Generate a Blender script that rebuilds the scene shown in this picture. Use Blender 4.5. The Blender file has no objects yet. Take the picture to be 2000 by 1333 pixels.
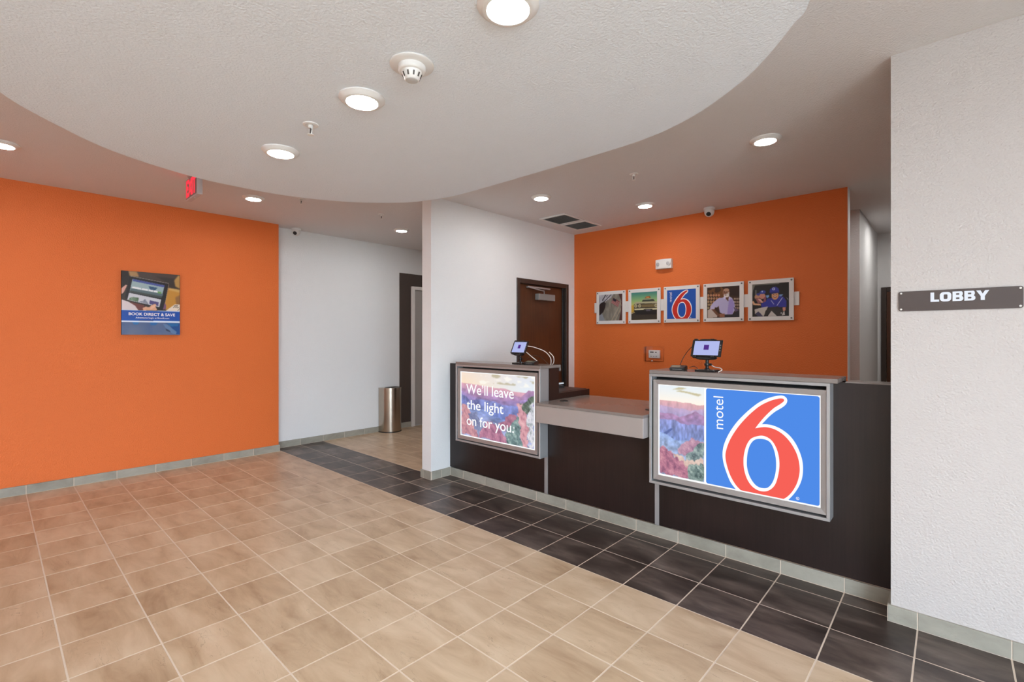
import bpy, bmesh, math, random
import numpy as np
from mathutils import Vector, Matrix

random.seed(7)
rng = np.random.default_rng(11)
scene = bpy.context.scene
COL = scene.collection
PI = math.pi

# ------------------------------------------------------------------ camera
cam_d = bpy.data.cameras.new('camera')
cam_d.sensor_width = 36.0
cam_d.lens = 36.0 * 935.63 / 2000.0
cam_d.shift_x = (1000 - 985.19) / 2000.0
cam_d.shift_y = (659.58 - 666.5) / 2000.0
cam_d.clip_start = 0.05
cam = bpy.data.objects.new('camera', cam_d)
cam.location = (0, 0, 1.39)
cam.rotation_euler = (PI / 2, 0, 0.75038)
COL.objects.link(cam)
scene.camera = cam

# ------------------------------------------------------------------ world, daylight, exposure
world = bpy.data.worlds.new('overcast_sky')
scene.world = world
world.use_nodes = True
wbg = world.node_tree.nodes['Background']
wbg.inputs['Color'].default_value = (0.77, 0.905, 1.04, 1)
wbg.inputs['Strength'].default_value = 23.0
LAMP = 138.0                     # radiance of every downlight lens
scene.view_settings.view_transform = 'Standard'
scene.view_settings.look = 'None'
scene.view_settings.gamma = 1.0
scene.view_settings.use_curve_mapping = False
scene.view_settings.exposure = 0.0
scene.cycles.max_bounces = 8

# measured plan (metres, x to the right along the counter, y into the depth)
T = 0.3083                       # tile pitch
TY = 0.3158                      # row pitch of the beige field before the band
SH = 0.018                       # the field is laid a degree out of square
GX, GY = -0.4249, 2.4252         # a grid corner on the front edge of the dark band
C = 2.772                        # upper ceiling
SOF = 2.44                       # underside of the round soffit
YC = 3.168                       # counter front
YL = 3.012                       # lobby wall front
XO, XH = -6.01, -6.17            # orange wall, hall wall
XW, XW2 = -3.71, -3.85          # white partition, two faces
YW = 2.93                        # partition front end
YB = 5.36                        # orange wall behind the counter
XE = 3.0                         # east window wall
YS = -3.2                        # south wall
YN = 8.1                         # north wall
BH = 0.08                        # base tile height


# portal so that the daylight through the windows samples well
def portal(name, loc, rot, sx, sy):
    d = bpy.data.lights.new(name, 'AREA')
    d.shape = 'RECTANGLE'
    d.size, d.size_y = sx, sy
    d.cycles.is_portal = True
    o = bpy.data.objects.new(name, d)
    o.location = loc
    o.rotation_euler = rot
    COL.objects.link(o)


portal('window_portal', (XE + 0.1, -1.275, 1.26), (0, PI / 2, 0), 2.3, 3.6)


# ------------------------------------------------------------------ helpers
def s2l(c):
    c = np.asarray(c, float)
    if c.max() > 1.001:
        c = c / 255.0
    return np.where(c <= 0.04045, c / 12.92, ((c + 0.055) / 1.055) ** 2.4)


def rgb(*c):
    l = s2l(c)
    return (float(l[0]), float(l[1]), float(l[2]), 1.0)


def new_mat(name):
    m = bpy.data.materials.new(name)
    m.use_nodes = True
    return m, m.node_tree.nodes, m.node_tree.links, m.node_tree.nodes['Principled BSDF']


def plain(name, col, rough=0.5, metal=0.0, spec=0.5, var=0.04, scale=12.0, bump=0.0, bscale=200.0, bdist=0.001):
    m, n, l, b = new_mat(name)
    geo = n.new('ShaderNodeNewGeometry')
    no = n.new('ShaderNodeTexNoise')
    no.inputs['Scale'].default_value = scale
    no.inputs['Detail'].default_value = 4
    l.new(geo.outputs['Position'], no.inputs['Vector'])
    mx = n.new('ShaderNodeMix')
    mx.data_type = 'RGBA'
    c = np.array(col[:3])
    mx.inputs['A'].default_value = (*np.clip(c * (1 - var), 0, 1), 1)
    mx.inputs['B'].default_value = (*np.clip(c * (1 + var), 0, 1), 1)
    l.new(no.outputs['Fac'], mx.inputs['Factor'])
    l.new(mx.outputs['Result'], b.inputs['Base Color'])
    b.inputs['Roughness'].default_value = rough
    b.inputs['Metallic'].default_value = metal
    b.inputs['Specular IOR Level'].default_value = spec
    if bump:
        bn = n.new('ShaderNodeTexNoise')
        bn.inputs['Scale'].default_value = bscale
        bn.inputs['Detail'].default_value = 2.5
        l.new(geo.outputs['Position'], bn.inputs['Vector'])
        bp = n.new('ShaderNodeBump')
        bp.inputs['Strength'].default_value = bump
        bp.inputs['Distance'].default_value = bdist
        l.new(bn.outputs['Fac'], bp.inputs['Height'])
        l.new(bp.outputs['Normal'], b.inputs['Normal'])
    return m


def emis(name, col, strength):
    m = bpy.data.materials.new(name)
    m.use_nodes = True
    n, l = m.node_tree.nodes, m.node_tree.links
    n.clear()
    o = n.new('ShaderNodeOutputMaterial')
    e = n.new('ShaderNodeEmission')
    e.inputs['Color'].default_value = col
    e.inputs['Strength'].default_value = strength
    l.new(e.outputs[0], o.inputs[0])
    return m


def tile_mat(name, stops, rough, streak=(2.6, 8.0, 3.0), crack=0.6):
    """glazed stone-look tile: cloudy streaks that differ from tile to tile"""
    m, n, l, b = new_mat(name)
    geo = n.new('ShaderNodeNewGeometry')
    oi = n.new('ShaderNodeObjectInfo')
    add = n.new('ShaderNodeMath'); add.operation = 'ADD'
    l.new(oi.outputs['Random'], add.inputs[0]); l.new(geo.outputs['Random Per Island'], add.inputs[1])
    fr = n.new('ShaderNodeMath'); fr.operation = 'FRACT'
    l.new(add.outputs[0], fr.inputs[0])
    sc = n.new('ShaderNodeMath'); sc.operation = 'MULTIPLY'; sc.inputs[1].default_value = 173.0
    l.new(fr.outputs[0], sc.inputs[0])
    cmb = n.new('ShaderNodeCombineXYZ')
    l.new(sc.outputs[0], cmb.inputs[0]); l.new(sc.outputs[0], cmb.inputs[1]); l.new(sc.outputs[0], cmb.inputs[2])
    vm = n.new('ShaderNodeVectorMath'); vm.operation = 'MULTIPLY'; vm.inputs[1].default_value = streak
    l.new(geo.outputs['Position'], vm.inputs[0])
    va = n.new('ShaderNodeVectorMath'); va.operation = 'ADD'
    l.new(vm.outputs[0], va.inputs[0]); l.new(cmb.outputs[0], va.inputs[1])
    n1 = n.new('ShaderNodeTexNoise')
    n1.inputs['Scale'].default_value = 1.0; n1.inputs['Detail'].default_value = 7
    n1.inputs['Roughness'].default_value = 0.6; n1.inputs['Distortion'].default_value = 0.45
    l.new(va.outputs[0], n1.inputs['Vector'])
    # shift per tile
    ms = n.new('ShaderNodeMath'); ms.operation = 'MULTIPLY_ADD'; ms.inputs[1].default_value = 0.12; ms.inputs[2].default_value = -0.06
    l.new(fr.outputs[0], ms.inputs[0])
    m2 = n.new('ShaderNodeMath'); m2.operation = 'ADD'
    l.new(n1.outputs['Fac'], m2.inputs[0]); l.new(ms.outputs[0], m2.inputs[1])
    cr = n.new('ShaderNodeValToRGB')
    e = cr.color_ramp.elements
    e[0].position, e[0].color = stops[0]
    e[1].position, e[1].color = stops[-1]
    for p_, c_ in stops[1:-1]:
        x = e.new(p_); x.color = c_
    l.new(m2.outputs[0], cr.inputs['Fac'])
    # hairline veins
    n2 = n.new('ShaderNodeTexNoise'); n2.inputs['Scale'].default_value = 1.6; n2.inputs['Detail'].default_value = 5
    n2.inputs['Distortion'].default_value = 1.5
    l.new(va.outputs[0], n2.inputs['Vector'])
    sb = n.new('ShaderNodeMath'); sb.operation = 'SUBTRACT'; sb.inputs[1].default_value = 0.5
    l.new(n2.outputs['Fac'], sb.inputs[0])
    ab = n.new('ShaderNodeMath'); ab.operation = 'ABSOLUTE'; l.new(sb.outputs[0], ab.inputs[0])
    mr = n.new('ShaderNodeMapRange'); mr.inputs['From Min'].default_value = 0.0; mr.inputs['From Max'].default_value = 0.006
    mr.inputs['To Min'].default_value = crack; mr.inputs['To Max'].default_value = 0.0
    l.new(ab.outputs[0], mr.inputs['Value'])
    n3 = n.new('ShaderNodeTexNoise'); n3.inputs['Scale'].default_value = 0.8
    l.new(va.outputs[0], n3.inputs['Vector'])
    mr3 = n.new('ShaderNodeMapRange'); mr3.inputs['From Min'].default_value = 0.5; mr3.inputs['From Max'].default_value = 0.62
    l.new(n3.outputs['Fac'], mr3.inputs['Value'])
    mm = n.new('ShaderNodeMath'); mm.operation = 'MULTIPLY'
    l.new(mr.outputs[0], mm.inputs[0]); l.new(mr3.outputs[0], mm.inputs[1])
    mx = n.new('ShaderNodeMix'); mx.data_type = 'RGBA'
    l.new(mm.outputs[0], mx.inputs['Factor']); l.new(cr.outputs['Color'], mx.inputs['A'])
    dk = np.array(stops[0][1][:3]) * 0.55
    mx.inputs['B'].default_value = (*dk, 1)
    l.new(mx.outputs['Result'], b.inputs['Base Color'])
    b.inputs['Roughness'].default_value = rough
    b.inputs['Specular IOR Level'].default_value = 0.4
    bp = n.new('ShaderNodeBump'); bp.inputs['Strength'].default_value = 0.15; bp.inputs['Distance'].default_value = 0.002
    l.new(n1.outputs['Fac'], bp.inputs['Height']); l.new(bp.outputs['Normal'], b.inputs['Normal'])
    return m


def wood_mat(name, c0, c1, rough, grain=(90.0, 90.0, 3.0)):
    m, n, l, b = new_mat(name)
    geo = n.new('ShaderNodeNewGeometry')
    vm = n.new('ShaderNodeVectorMath'); vm.operation = 'MULTIPLY'; vm.inputs[1].default_value = grain
    l.new(geo.outputs['Position'], vm.inputs[0])
    n1 = n.new('ShaderNodeTexNoise'); n1.inputs['Scale'].default_value = 1.0; n1.inputs['Detail'].default_value = 5
    l.new(vm.outputs[0], n1.inputs['Vector'])
    n2 = n.new('ShaderNodeTexNoise'); n2.inputs['Scale'].default_value = 3.0; n2.inputs['Detail'].default_value = 3
    l.new(geo.outputs['Position'], n2.inputs['Vector'])
    ad = n.new('ShaderNodeMath'); ad.operation = 'MULTIPLY_ADD'; ad.inputs[1].default_value = 0.5
    l.new(n2.outputs['Fac'], ad.inputs[0]); 
    hf = n.new('ShaderNodeMath'); hf.operation = 'MULTIPLY'; hf.inputs[1].default_value = 0.5
    l.new(n1.outputs['Fac'], hf.inputs[0]); l.new(hf.outputs[0], ad.inputs[2])
    cr = n.new('ShaderNodeValToRGB')
    cr.color_ramp.elements[0].position = 0.33; cr.color_ramp.elements[0].color = c0
    cr.color_ramp.elements[1].position = 0.68; cr.color_ramp.elements[1].color = c1
    l.new(ad.outputs[0], cr.inputs['Fac'])
    l.new(cr.outputs['Color'], b.inputs['Base Color'])
    b.inputs['Roughness'].default_value = rough
    return m


def print_mat(name, glow=0.0, rough=0.35):
    m, n, l, b = new_mat(name)
    a = n.new('ShaderNodeAttribute'); a.attribute_name = 'ink'
    l.new(a.outputs['Color'], b.inputs['Base Color'])
    b.inputs['Roughness'].default_value = rough
    if glow:
        b.inputs['Base Color'].default_value = (0.02, 0.02, 0.02, 1)
        for lk in list(b.inputs['Base Color'].links):
            l.remove(lk)
        l.new(a.outputs['Color'], b.inputs['Emission Color'])
        b.inputs['Emission Strength'].default_value = glow
        b.inputs['Roughness'].default_value = 0.4
    return m


def glass_mat(name, tint=(1, 1, 1, 1), refl=0.08):
    m = bpy.data.materials.new(name)
    m.use_nodes = True
    n, l = m.node_tree.nodes, m.node_tree.links
    n.clear()
    o = n.new('ShaderNodeOutputMaterial')
    t = n.new('ShaderNodeBsdfTransparent'); t.inputs[0].default_value = tint
    g = n.new('ShaderNodeBsdfGlossy'); g.inputs['Roughness'].default_value = 0.05
    mx = n.new('ShaderNodeMixShader'); mx.inputs[0].default_value = refl
    l.new(t.outputs[0], mx.inputs[1]); l.new(g.outputs[0], mx.inputs[2]); l.new(mx.outputs[0], o.inputs[0])
    return m


M = {}
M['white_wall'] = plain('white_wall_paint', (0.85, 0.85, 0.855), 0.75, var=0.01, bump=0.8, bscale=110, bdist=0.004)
M['lobby_wall_dimmed'] = plain('lobby_wall_paint_dimmed', (0.60, 0.555, 0.535), 0.75, var=0.012, bump=0.9, bscale=110, bdist=0.0045)  # greyer beige white, darkened in its colour to offset close window light
M['orange'] = plain('orange_wall_paint', (0.79, 0.168, 0.028), 0.6, var=0.03, scale=2.0, bump=0.9, bscale=100, bdist=0.005)
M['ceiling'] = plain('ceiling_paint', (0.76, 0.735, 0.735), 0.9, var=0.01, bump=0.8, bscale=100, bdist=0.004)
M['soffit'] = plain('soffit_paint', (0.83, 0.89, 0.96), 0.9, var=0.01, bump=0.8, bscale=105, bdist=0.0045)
M['brown_paint'] = plain('dark_brown_wall_paint', rgb(74, 62, 56), 0.6, var=0.03, bump=0.3, bscale=130)
M['grout'] = plain('grout', rgb(220, 204, 187), 0.85, var=0.05, scale=30)
M['tile'] = tile_mat('beige_stone_tile', [(0.25, rgb(164, 137, 109)), (0.45, rgb(191, 166, 137)), (0.62, rgb(206, 183, 155)), (0.8, rgb(216, 196, 170))], 0.38)
M['dark_tile'] = tile_mat('dark_stone_tile', [(0.28, rgb(50, 41, 37)), (0.46, rgb(72, 61, 56)), (0.60, rgb(98, 86, 79)), (0.78, rgb(132, 119, 110))], 0.36, crack=0.2)
M['base_tile'] = tile_mat('grey_base_tile', [(0.2, rgb(136, 132, 120)), (0.5, rgb(162, 158, 146)), (0.85, rgb(184, 179, 166))], 0.45, streak=(4, 4, 6), crack=0.15)
M['laminate'] = wood_mat('dark_wood_laminate', rgb(24, 15, 14), rgb(42, 29, 27), 0.42)
M['laminate_flat'] = wood_mat('dark_wood_laminate_side', rgb(42, 26, 22), rgb(60, 40, 34), 0.4)
M['door_wood'] = wood_mat('dark_stained_door_wood', rgb(66, 36, 20), rgb(92, 54, 30), 0.4, grain=(60, 60, 2.5))
M['door_frame'] = plain('dark_brown_door_frame', rgb(62, 50, 44), 0.45, var=0.03)
M['alu'] = plain('satin_aluminium', rgb(178, 177, 178), 0.4, metal=0.45, var=0.02)
M['alu_dark'] = plain('satin_aluminium_bevel', rgb(164, 159, 157), 0.42, metal=0.4, var=0.02)
M['slab'] = plain('grey_brown_countertop', rgb(134, 124, 119), 0.22, var=0.05, scale=90)
M['fascia'] = plain('light_grey_fascia', rgb(176, 168, 164), 0.42, metal=0.25, var=0.02)
M['black'] = plain('black_plastic', rgb(22, 21, 22), 0.42, var=0.05)
M['black_gap'] = plain('black_channel', rgb(9, 9, 10), 0.7, var=0.02)
M['white_plastic'] = plain('white_plastic', rgb(232, 229, 226), 0.4, var=0.01)
M['trim_white'] = plain('white_metal_trim', rgb(236, 230, 226), 0.45, var=0.01)
M['grey_plastic'] = plain('grey_plastic', rgb(140, 138, 136), 0.45, var=0.02)
M['lens'] = emis('downlight_lens', (1.0, 0.965, 0.93, 1), LAMP)
M['steel'] = plain('brushed_stainless_steel', rgb(186, 174, 160), 0.24, metal=1.0, var=0.06, scale=8)
M['screw'] = plain('standoff_screw_metal', rgb(126, 122, 120), 0.3, metal=0.8)
M['panel_white'] = plain('white_acrylic_panel', rgb(232, 226, 222), 0.3, var=0.01)
M['sign_brown'] = plain('dark_brown_sign_plate', rgb(82, 70, 67), 0.45, var=0.03)
M['sign_letter'] = plain('pale_blue_white_lettering', rgb(226, 231, 242), 0.5, var=0.01)
M['canvas_edge'] = plain('dark_canvas_edge', rgb(38, 26, 24), 0.6)
M['glow_white'] = emis('backlit_white_acrylic', (0.98, 0.99, 1.0, 1), 1.05)
M['glow_blue'] = emis('backlit_blue_print', rgb(80, 140, 233), 1.0)
M['glow_red'] = emis('backlit_red_print', rgb(248, 98, 88), 1.0)
M['logo_blue'] = plain('blue_print', rgb(14, 82, 176), 0.35, var=0.02)
M['logo_red'] = plain('red_print', rgb(206, 40, 26), 0.35, var=0.02)
M['logo_white'] = plain('white_print', rgb(246, 240, 240), 0.35, var=0.01)
M['print'] = print_mat('printed_photo_ink')
M['print_glow'] = print_mat('backlit_photo_ink', glow=1.0)
M['screen'] = emis('tablet_screen', rgb(178, 186, 236), 1.0)
M['screen_logo'] = emis('tablet_screen_logo', rgb(84, 50, 136), 1.0)
M['exit_red'] = emis('exit_letter_glow', (1.0, 0.04, 0.06, 1), 1.4)
M['exit_box'] = plain('exit_sign_housing', rgb(200, 196, 200), 0.4, var=0.01)
M['vent_dark'] = plain('vent_dark_grey', rgb(84, 78, 74), 0.6)
M['cord_white'] = plain('white_cord', rgb(225, 218, 212), 0.4)
M['cord_black'] = plain('black_cord', rgb(24, 20, 20), 0.5)
M['pane'] = glass_mat('window_glass', (0.97, 0.98, 0.98, 1), 0.06)
M['clear_cover'] = glass_mat('clear_acrylic_cover', (0.985, 0.975, 0.975, 1), 0.03)
M['concrete'] = plain('outdoor_concrete', rgb(170, 165, 158), 0.9, var=0.06)
M['reader_top'] = plain('olive_grey_reader_face', rgb(120, 118, 98), 0.4)


# ---- bmesh shape builders
def box(bm, x0, x1, y0, y1, z0, z1, bev=0.0, seg=1):
    mat = Matrix.Translation(((x0 + x1) / 2, (y0 + y1) / 2, (z0 + z1) / 2)) @ Matrix.Diagonal((abs(x1 - x0), abs(y1 - y0), abs(z1 - z0), 1))
    r = bmesh.ops.create_cube(bm, size=1.0, matrix=mat)
    if bev:
        es = list({e for v in r['verts'] for e in v.link_edges})
        bmesh.ops.bevel(bm, geom=es, offset=bev, segments=seg, affect='EDGES', profile=0.5)
    return bm


def B(x0, x1, y0, y1, z0, z1, bev=0.0, seg=1):
    return box(bmesh.new(), x0, x1, y0, y1, z0, z1, bev, seg)


def lathe(bm, prof, seg=32, c=(0, 0, 0), axis='z', cap0=True, cap1=True):
    """prof: list of (radius, height) along the axis"""
    rings = []
    cx, cy, cz = c
    for r, h in prof:
        ring = []
        for i in range(seg):
            a = 2 * PI * i / seg
            u, v = r * math.cos(a), r * math.sin(a)
            if axis == 'z': p = (cx + u, cy + v, cz + h)
            elif axis == 'y': p = (cx + u, cy + h, cz + v)
            else: p = (cx + h, cy + u, cz + v)
            ring.append(bm.verts.new(p))
        rings.append(ring)
    for a, b in zip(rings, rings[1:]):
        for i in range(seg):
            j = (i + 1) % seg
            bm.faces.new((a[i], a[j], b[j], b[i]))
    if cap0: bm.faces.new(rings[0][::-1])
    if cap1: bm.faces.new(rings[-1])
    bmesh.ops.recalc_face_normals(bm, faces=bm.faces)
    return bm


def tube(bm, pts, r, seg=8):
    pts = [Vector(p) for p in pts]
    prev = None
    up = Vector((0, 0, 1))
    for i, p in enumerate(pts):
        d = (pts[min(i + 1, len(pts) - 1)] - pts[max(i - 1, 0)]).normalized()
        a = d.cross(up)
        if a.length < 1e-3: a = d.cross(Vector((1, 0, 0)))
        a.normalize(); b = d.cross(a)
        ring = [bm.verts.new(p + r * (math.cos(2 * PI * k / seg) * a + math.sin(2 * PI * k / seg) * b)) for k in range(seg)]
        if prev:
            for k in range(seg):
                j = (k + 1) % seg
                bm.faces.new((prev[k], prev[j], ring[j], ring[k]))
        else:
            bm.faces.new(ring[::-1])
        prev = ring
    bm.faces.new(prev)
    bmesh.ops.recalc_face_normals(bm, faces=bm.faces)
    return bm


def crv(pts, n=8):
    """smooth curve through 3d points"""
    P = [Vector(p) for p in pts]
    out = []
    for i in range(len(P) - 1):
        p0, p1, p2, p3 = P[max(i - 1, 0)], P[i], P[i + 1], P[min(i + 2, len(P) - 1)]
        for k in range(n):
            t = k / n
            out.append(0.5 * ((2 * p1) + (p2 - p0) * t + (2 * p0 - 5 * p1 + 4 * p2 - p3) * t * t + (3 * p1 - p0 - 3 * p2 + p3) * t ** 3))
    out.append(P[-1])
    return out


def loop2(pts, corners=(), n=5):
    """closed smooth 2d loop, sharp at the given indices"""
    N = len(pts); out = []
    for i in range(N):
        p1, p2 = np.array(pts[i]), np.array(pts[(i + 1) % N])
        p0 = p1 if i in corners else np.array(pts[i - 1])
        p3 = p2 if (i + 1) % N in corners else np.array(pts[(i + 2) % N])
        for k in range(n):
            t = k / n
            out.append(tuple(0.5 * (2 * p1 + (p2 - p0) * t + (2 * p0 - 5 * p1 + 4 * p2 - p3) * t * t + (3 * p1 - p0 - 3 * p2 + p3) * t ** 3)))
    return out


def prism(bm, pts, axis, a, b):
    """extrude a 2d polygon between a and b along axis; pts are the other two coords in xyz order"""
    def P(u, v, h):
        return {'x': (h, u, v), 'y': (u, h, v), 'z': (u, v, h)}[axis]
    lo = [bm.verts.new(P(u, v, a)) for u, v in pts]
    hi = [bm.verts.new(P(u, v, b)) for u, v in pts]
    n = len(pts)
    bm.faces.new(lo[::-1]); bm.faces.new(hi)
    for i in range(n):
        j = (i + 1) % n
        bm.faces.new((lo[i], lo[j], hi[j], hi[i]))
    bmesh.ops.recalc_face_normals(bm, faces=bm.faces)
    return bm


def curve_to_bm(cd, fx):
    ob = bpy.data.objects.new('tmp_curve', cd)
    COL.objects.link(ob)
    dg = bpy.context.evaluated_depsgraph_get()
    me = bpy.data.meshes.new_from_object(ob.evaluated_get(dg))
    bm = bmesh.new(); bm.from_mesh(me)
    bpy.data.objects.remove(ob); bpy.data.curves.remove(cd); bpy.data.meshes.remove(me)
    if fx:
        for v in bm.verts: v.co = fx(v.co)
    bmesh.ops.recalc_face_normals(bm, faces=bm.faces)
    return bm


def shape(loops, fx, thick=0.0004):
    cd = bpy.data.curves.new('tmp', 'CURVE')
    cd.dimensions = '2D'; cd.fill_mode = 'BOTH'; cd.extrude = thick / 2
    for lp in loops:
        s = cd.splines.new('POLY'); s.points.add(len(lp) - 1); s.use_cyclic_u = True
        for q, (x, y) in zip(s.points, lp): q.co = (x, y, 0, 1)
    return curve_to_bm(cd, fx)


def islands(bm):
    left = set(bm.verts); out = []
    while left:
        st = [left.pop()]; comp = list(st)
        while st:
            for e in st.pop().link_edges:
                for w in e.verts:
                    if w in left: left.remove(w); st.append(w); comp.append(w)
        out.append(comp)
    return out


def words_of(bm, key, gap):
    """split a line of text into one mesh per word, along key(co)"""
    isl = sorted((min(key(v.co) for v in c), max(key(v.co) for v in c), i, c) for i, c in enumerate(islands(bm)))
    groups = []; end = None
    for a, b, _, c in isl:
        if end is None or a - end > gap: groups.append([]); end = b
        groups[-1] += c; end = max(end, b)
    out = []
    for g in groups:
        b2 = bmesh.new(); mp = {v: b2.verts.new(v.co) for v in g}
        for f in {f for v in g for f in v.link_faces}:
            b2.faces.new([mp[v] for v in f.verts])
        out.append(b2)
    bm.free()
    return out


def text(body, rect, fx, thick=0.0004, bold=0.0, spacing=1.0):
    """text stretched into rect (x0,x1,y0,y1) of the plane"""
    cd = bpy.data.curves.new('tmp', 'FONT')
    cd.body = body; cd.size = 1.0; cd.offset = bold; cd.extrude = 0.5; cd.space_character = spacing
    cd.resolution_u = 6
    bm = curve_to_bm(cd, None)
    xs = [v.co.x for v in bm.verts]; ys = [v.co.y for v in bm.verts]
    ax, bx_, ay, by = min(xs), max(xs), min(ys), max(ys)
    x0, x1, y0, y1 = rect
    for v in bm.verts:
        u = x0 + (v.co.x - ax) / (bx_ - ax) * (x1 - x0)
        w = y0 + ((v.co.y - ay) / (by - ay)) * (y1 - y0)
        v.co = fx(Vector((u, w, v.co.z * thick)))
    bmesh.ops.recalc_face_normals(bm, faces=bm.faces)
    return bm


def planeY(y):          # sheet facing the room (-y): u = x, v = z
    return lambda c: Vector((c[0], y - c[2], c[1]))


def planeX(x):          # sheet facing +x: u = y, v = z
    return lambda c: Vector((x + c[2], c[0], c[1]))


def world_off(o):
    v = Vector((0, 0, 0))
    while o is not None:
        v += o.location
        o = o.parent
    return v


def obj(name, bm, mat, parent=None, smooth=False, local=False):
    me = bpy.data.meshes.new(name)
    o = bpy.data.objects.new(name, me)
    if parent is None:
        xs = [v.co for v in bm.verts]
        lo = Vector((min(v.x for v in xs), min(v.y for v in xs), min(v.z for v in xs)))
        hi = Vector((max(v.x for v in xs), max(v.y for v in xs), max(v.z for v in xs)))
        c = Vector(((lo.x + hi.x) / 2, (lo.y + hi.y) / 2, lo.z))
        bmesh.ops.translate(bm, verts=bm.verts, vec=-c)
        o.location = c
    else:
        o.parent = parent
        if not local:
            bmesh.ops.translate(bm, verts=bm.verts, vec=-world_off(parent))
    bm.to_mesh(me); bm.free()
    me.materials.append(M[mat] if isinstance(mat, str) else mat)
    if smooth:
        for p in me.polygons: p.use_smooth = True
        try:
            me.set_sharp_from_angle(angle=math.radians(38))
        except Exception:
            pass
    COL.objects.link(o)
    return o


def tag(o, label, cat, group=None, kind=None):
    o['label'] = label; o['category'] = cat
    if group: o['group'] = group
    if kind: o['kind'] = kind
    return o


def thing(name, loc, label, cat, group=None, rotz=0.0):
    o = bpy.data.objects.new(name, None)
    o.empty_display_size = 0.05
    o.location = loc; o.rotation_euler = (0, 0, rotz)
    COL.objects.link(o)
    return tag(o, label, cat, group)


def struct(name, bm, mat, label, cat):
    return tag(obj(name, bm, mat), label, cat, kind='structure')


def dup(root, loc, label):
    r = root.copy(); COL.objects.link(r); r.location = loc; r['label'] = label
    for ch in list(root.children):
        c = ch.copy(); COL.objects.link(c); c.parent = r
        for g in list(ch.children):
            d = g.copy(); COL.objects.link(d); d.parent = c
    return r


# ---- painted prints: a fine grid of coloured vertices
class Paint:
    def __init__(s, nx, ny, bg=(0, 0, 0)):
        s.nx, s.ny = nx, ny
        s.U, s.V = np.meshgrid(np.linspace(0, 1, nx), np.linspace(0, 1, ny))
        s.a = np.zeros((ny, nx, 3)) + np.array(bg, float) / 255

    def noise(s, fx, fy, octs=4, seed=0):
        r = np.random.default_rng(seed)
        out = np.zeros_like(s.U); amp = 1.0; tot = 0
        for k in range(octs):
            gx, gy = max(2, int(fx * 2 ** k) + 2), max(2, int(fy * 2 ** k) + 2)
            g = r.random((gy, gx))
            x = s.U * (gx - 1.001); y = s.V * (gy - 1.001)
            i, j = x.astype(int), y.astype(int); a, b = x - i, y - j
            a = a * a * (3 - 2 * a); b = b * b * (3 - 2 * b)
            out += amp * ((g[j, i] * (1 - a) + g[j, i + 1] * a) * (1 - b) + (g[j + 1, i] * (1 - a) + g[j + 1, i + 1] * a) * b)
            tot += amp; amp *= 0.5
        return out / tot

    def mix(s, mask, col, op=1.0):
        c = np.array(col, float) / 255
        m = (np.clip(mask, 0, 1) * op)[..., None]
        s.a = s.a * (1 - m) + c * m

    def poly(s, pts, col, op=1.0, rough=0.0, seed=3):
        m = np.zeros_like(s.U, bool); n = len(pts)
        U, V = s.U, s.V
        if rough:
            U = U + rough * (s.noise(14, 14, 4, seed) - 0.5); V = V + rough * (s.noise(14, 14, 4, seed + 100) - 0.5)
        for i in range(n):
            x1, y1 = pts[i]; x2, y2 = pts[(i + 1) % n]
            if y1 == y2: continue
            c = ((y1 > V) != (y2 > V)) & (U < (x2 - x1) * (V - y1) / (y2 - y1) + x1)
            m ^= c
        s.mix(m.astype(float), col, op)
        return m

    def ell(s, c, rx, ry, col, op=1.0, rot=0.0):
        du, dv = s.U - c[0], s.V - c[1]
        ca, sa = math.cos(rot), math.sin(rot)
        d = ((du * ca + dv * sa) / rx) ** 2 + ((-du * sa + dv * ca) / ry) ** 2
        s.mix((d < 1).astype(float), col, op)

    def line(s, p, q, w, col, op=1.0):
        p, q = np.array(p), np.array(q); d = q - p; L = np.hypot(*d) + 1e-9
        nrm = np.array([-d[1], d[0]]) / L * w / 2
        s.poly([tuple(p + nrm), tuple(q + nrm), tuple(q - nrm), tuple(p - nrm)], col, op)

    def shade(s, n, amt):
        s.a = np.clip(s.a * (1 + amt * (n - 0.5)[..., None]), 0, 1)

    def blur(s, k=1):
        for _ in range(k):
            p = np.pad(s.a, ((1, 1), (1, 1), (0, 0)), 'edge')
            s.a = (p[1:-1, 1:-1] * 2 + p[:-2, 1:-1] + p[2:, 1:-1] + p[1:-1, :-2] + p[1:-1, 2:]) / 6

    def build(s, name, rect, fx, mat, parent):
        x0, x1, y0, y1 = rect
        nx, ny = s.nx, s.ny
        vs = [tuple(fx((x0 + (x1 - x0) * u, y0 + (y1 - y0) * v, 0.0))) for u, v in zip(s.U.ravel(), s.V.ravel())]
        off = world_off(parent)
        vs = [(a - off.x, b - off.y, c - off.z) for a, b, c in vs]
        idx = np.arange(nx * ny).reshape(ny, nx)
        f = np.stack([idx[:-1, :-1], idx[:-1, 1:], idx[1:, 1:], idx[1:, :-1]], -1).reshape(-1, 4)
        me = bpy.data.meshes.new(name)
        me.from_pydata(vs, [], f.tolist())
        at = me.color_attributes.new('ink', 'FLOAT_COLOR', 'POINT')
        lin = s2l(np.clip(s.a, 0, 1)).reshape(-1, 3)
        at.data.foreach_set('color', np.c_[lin, np.ones(len(lin))].astype(np.float32).ravel())
        me.materials.append(M[mat])
        o = bpy.data.objects.new(name, me); o.parent = parent
        COL.objects.link(o)
        return o


def quad(tl, tr, br, bl):
    """turn points read off a slanted picture into 0..1 print coordinates"""
    def f(*pts):
        out = []
        for x, y in pts:
            l = (tl[0] + bl[0]) / 2; r = (tr[0] + br[0]) / 2
            u = (x - l) / (r - l)
            top = tl[1] + u * (tr[1] - tl[1]); bot = bl[1] + u * (br[1] - bl[1])
            out.append((u, 1 - (y - top) / (bot - top)))
        return out
    return f

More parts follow.
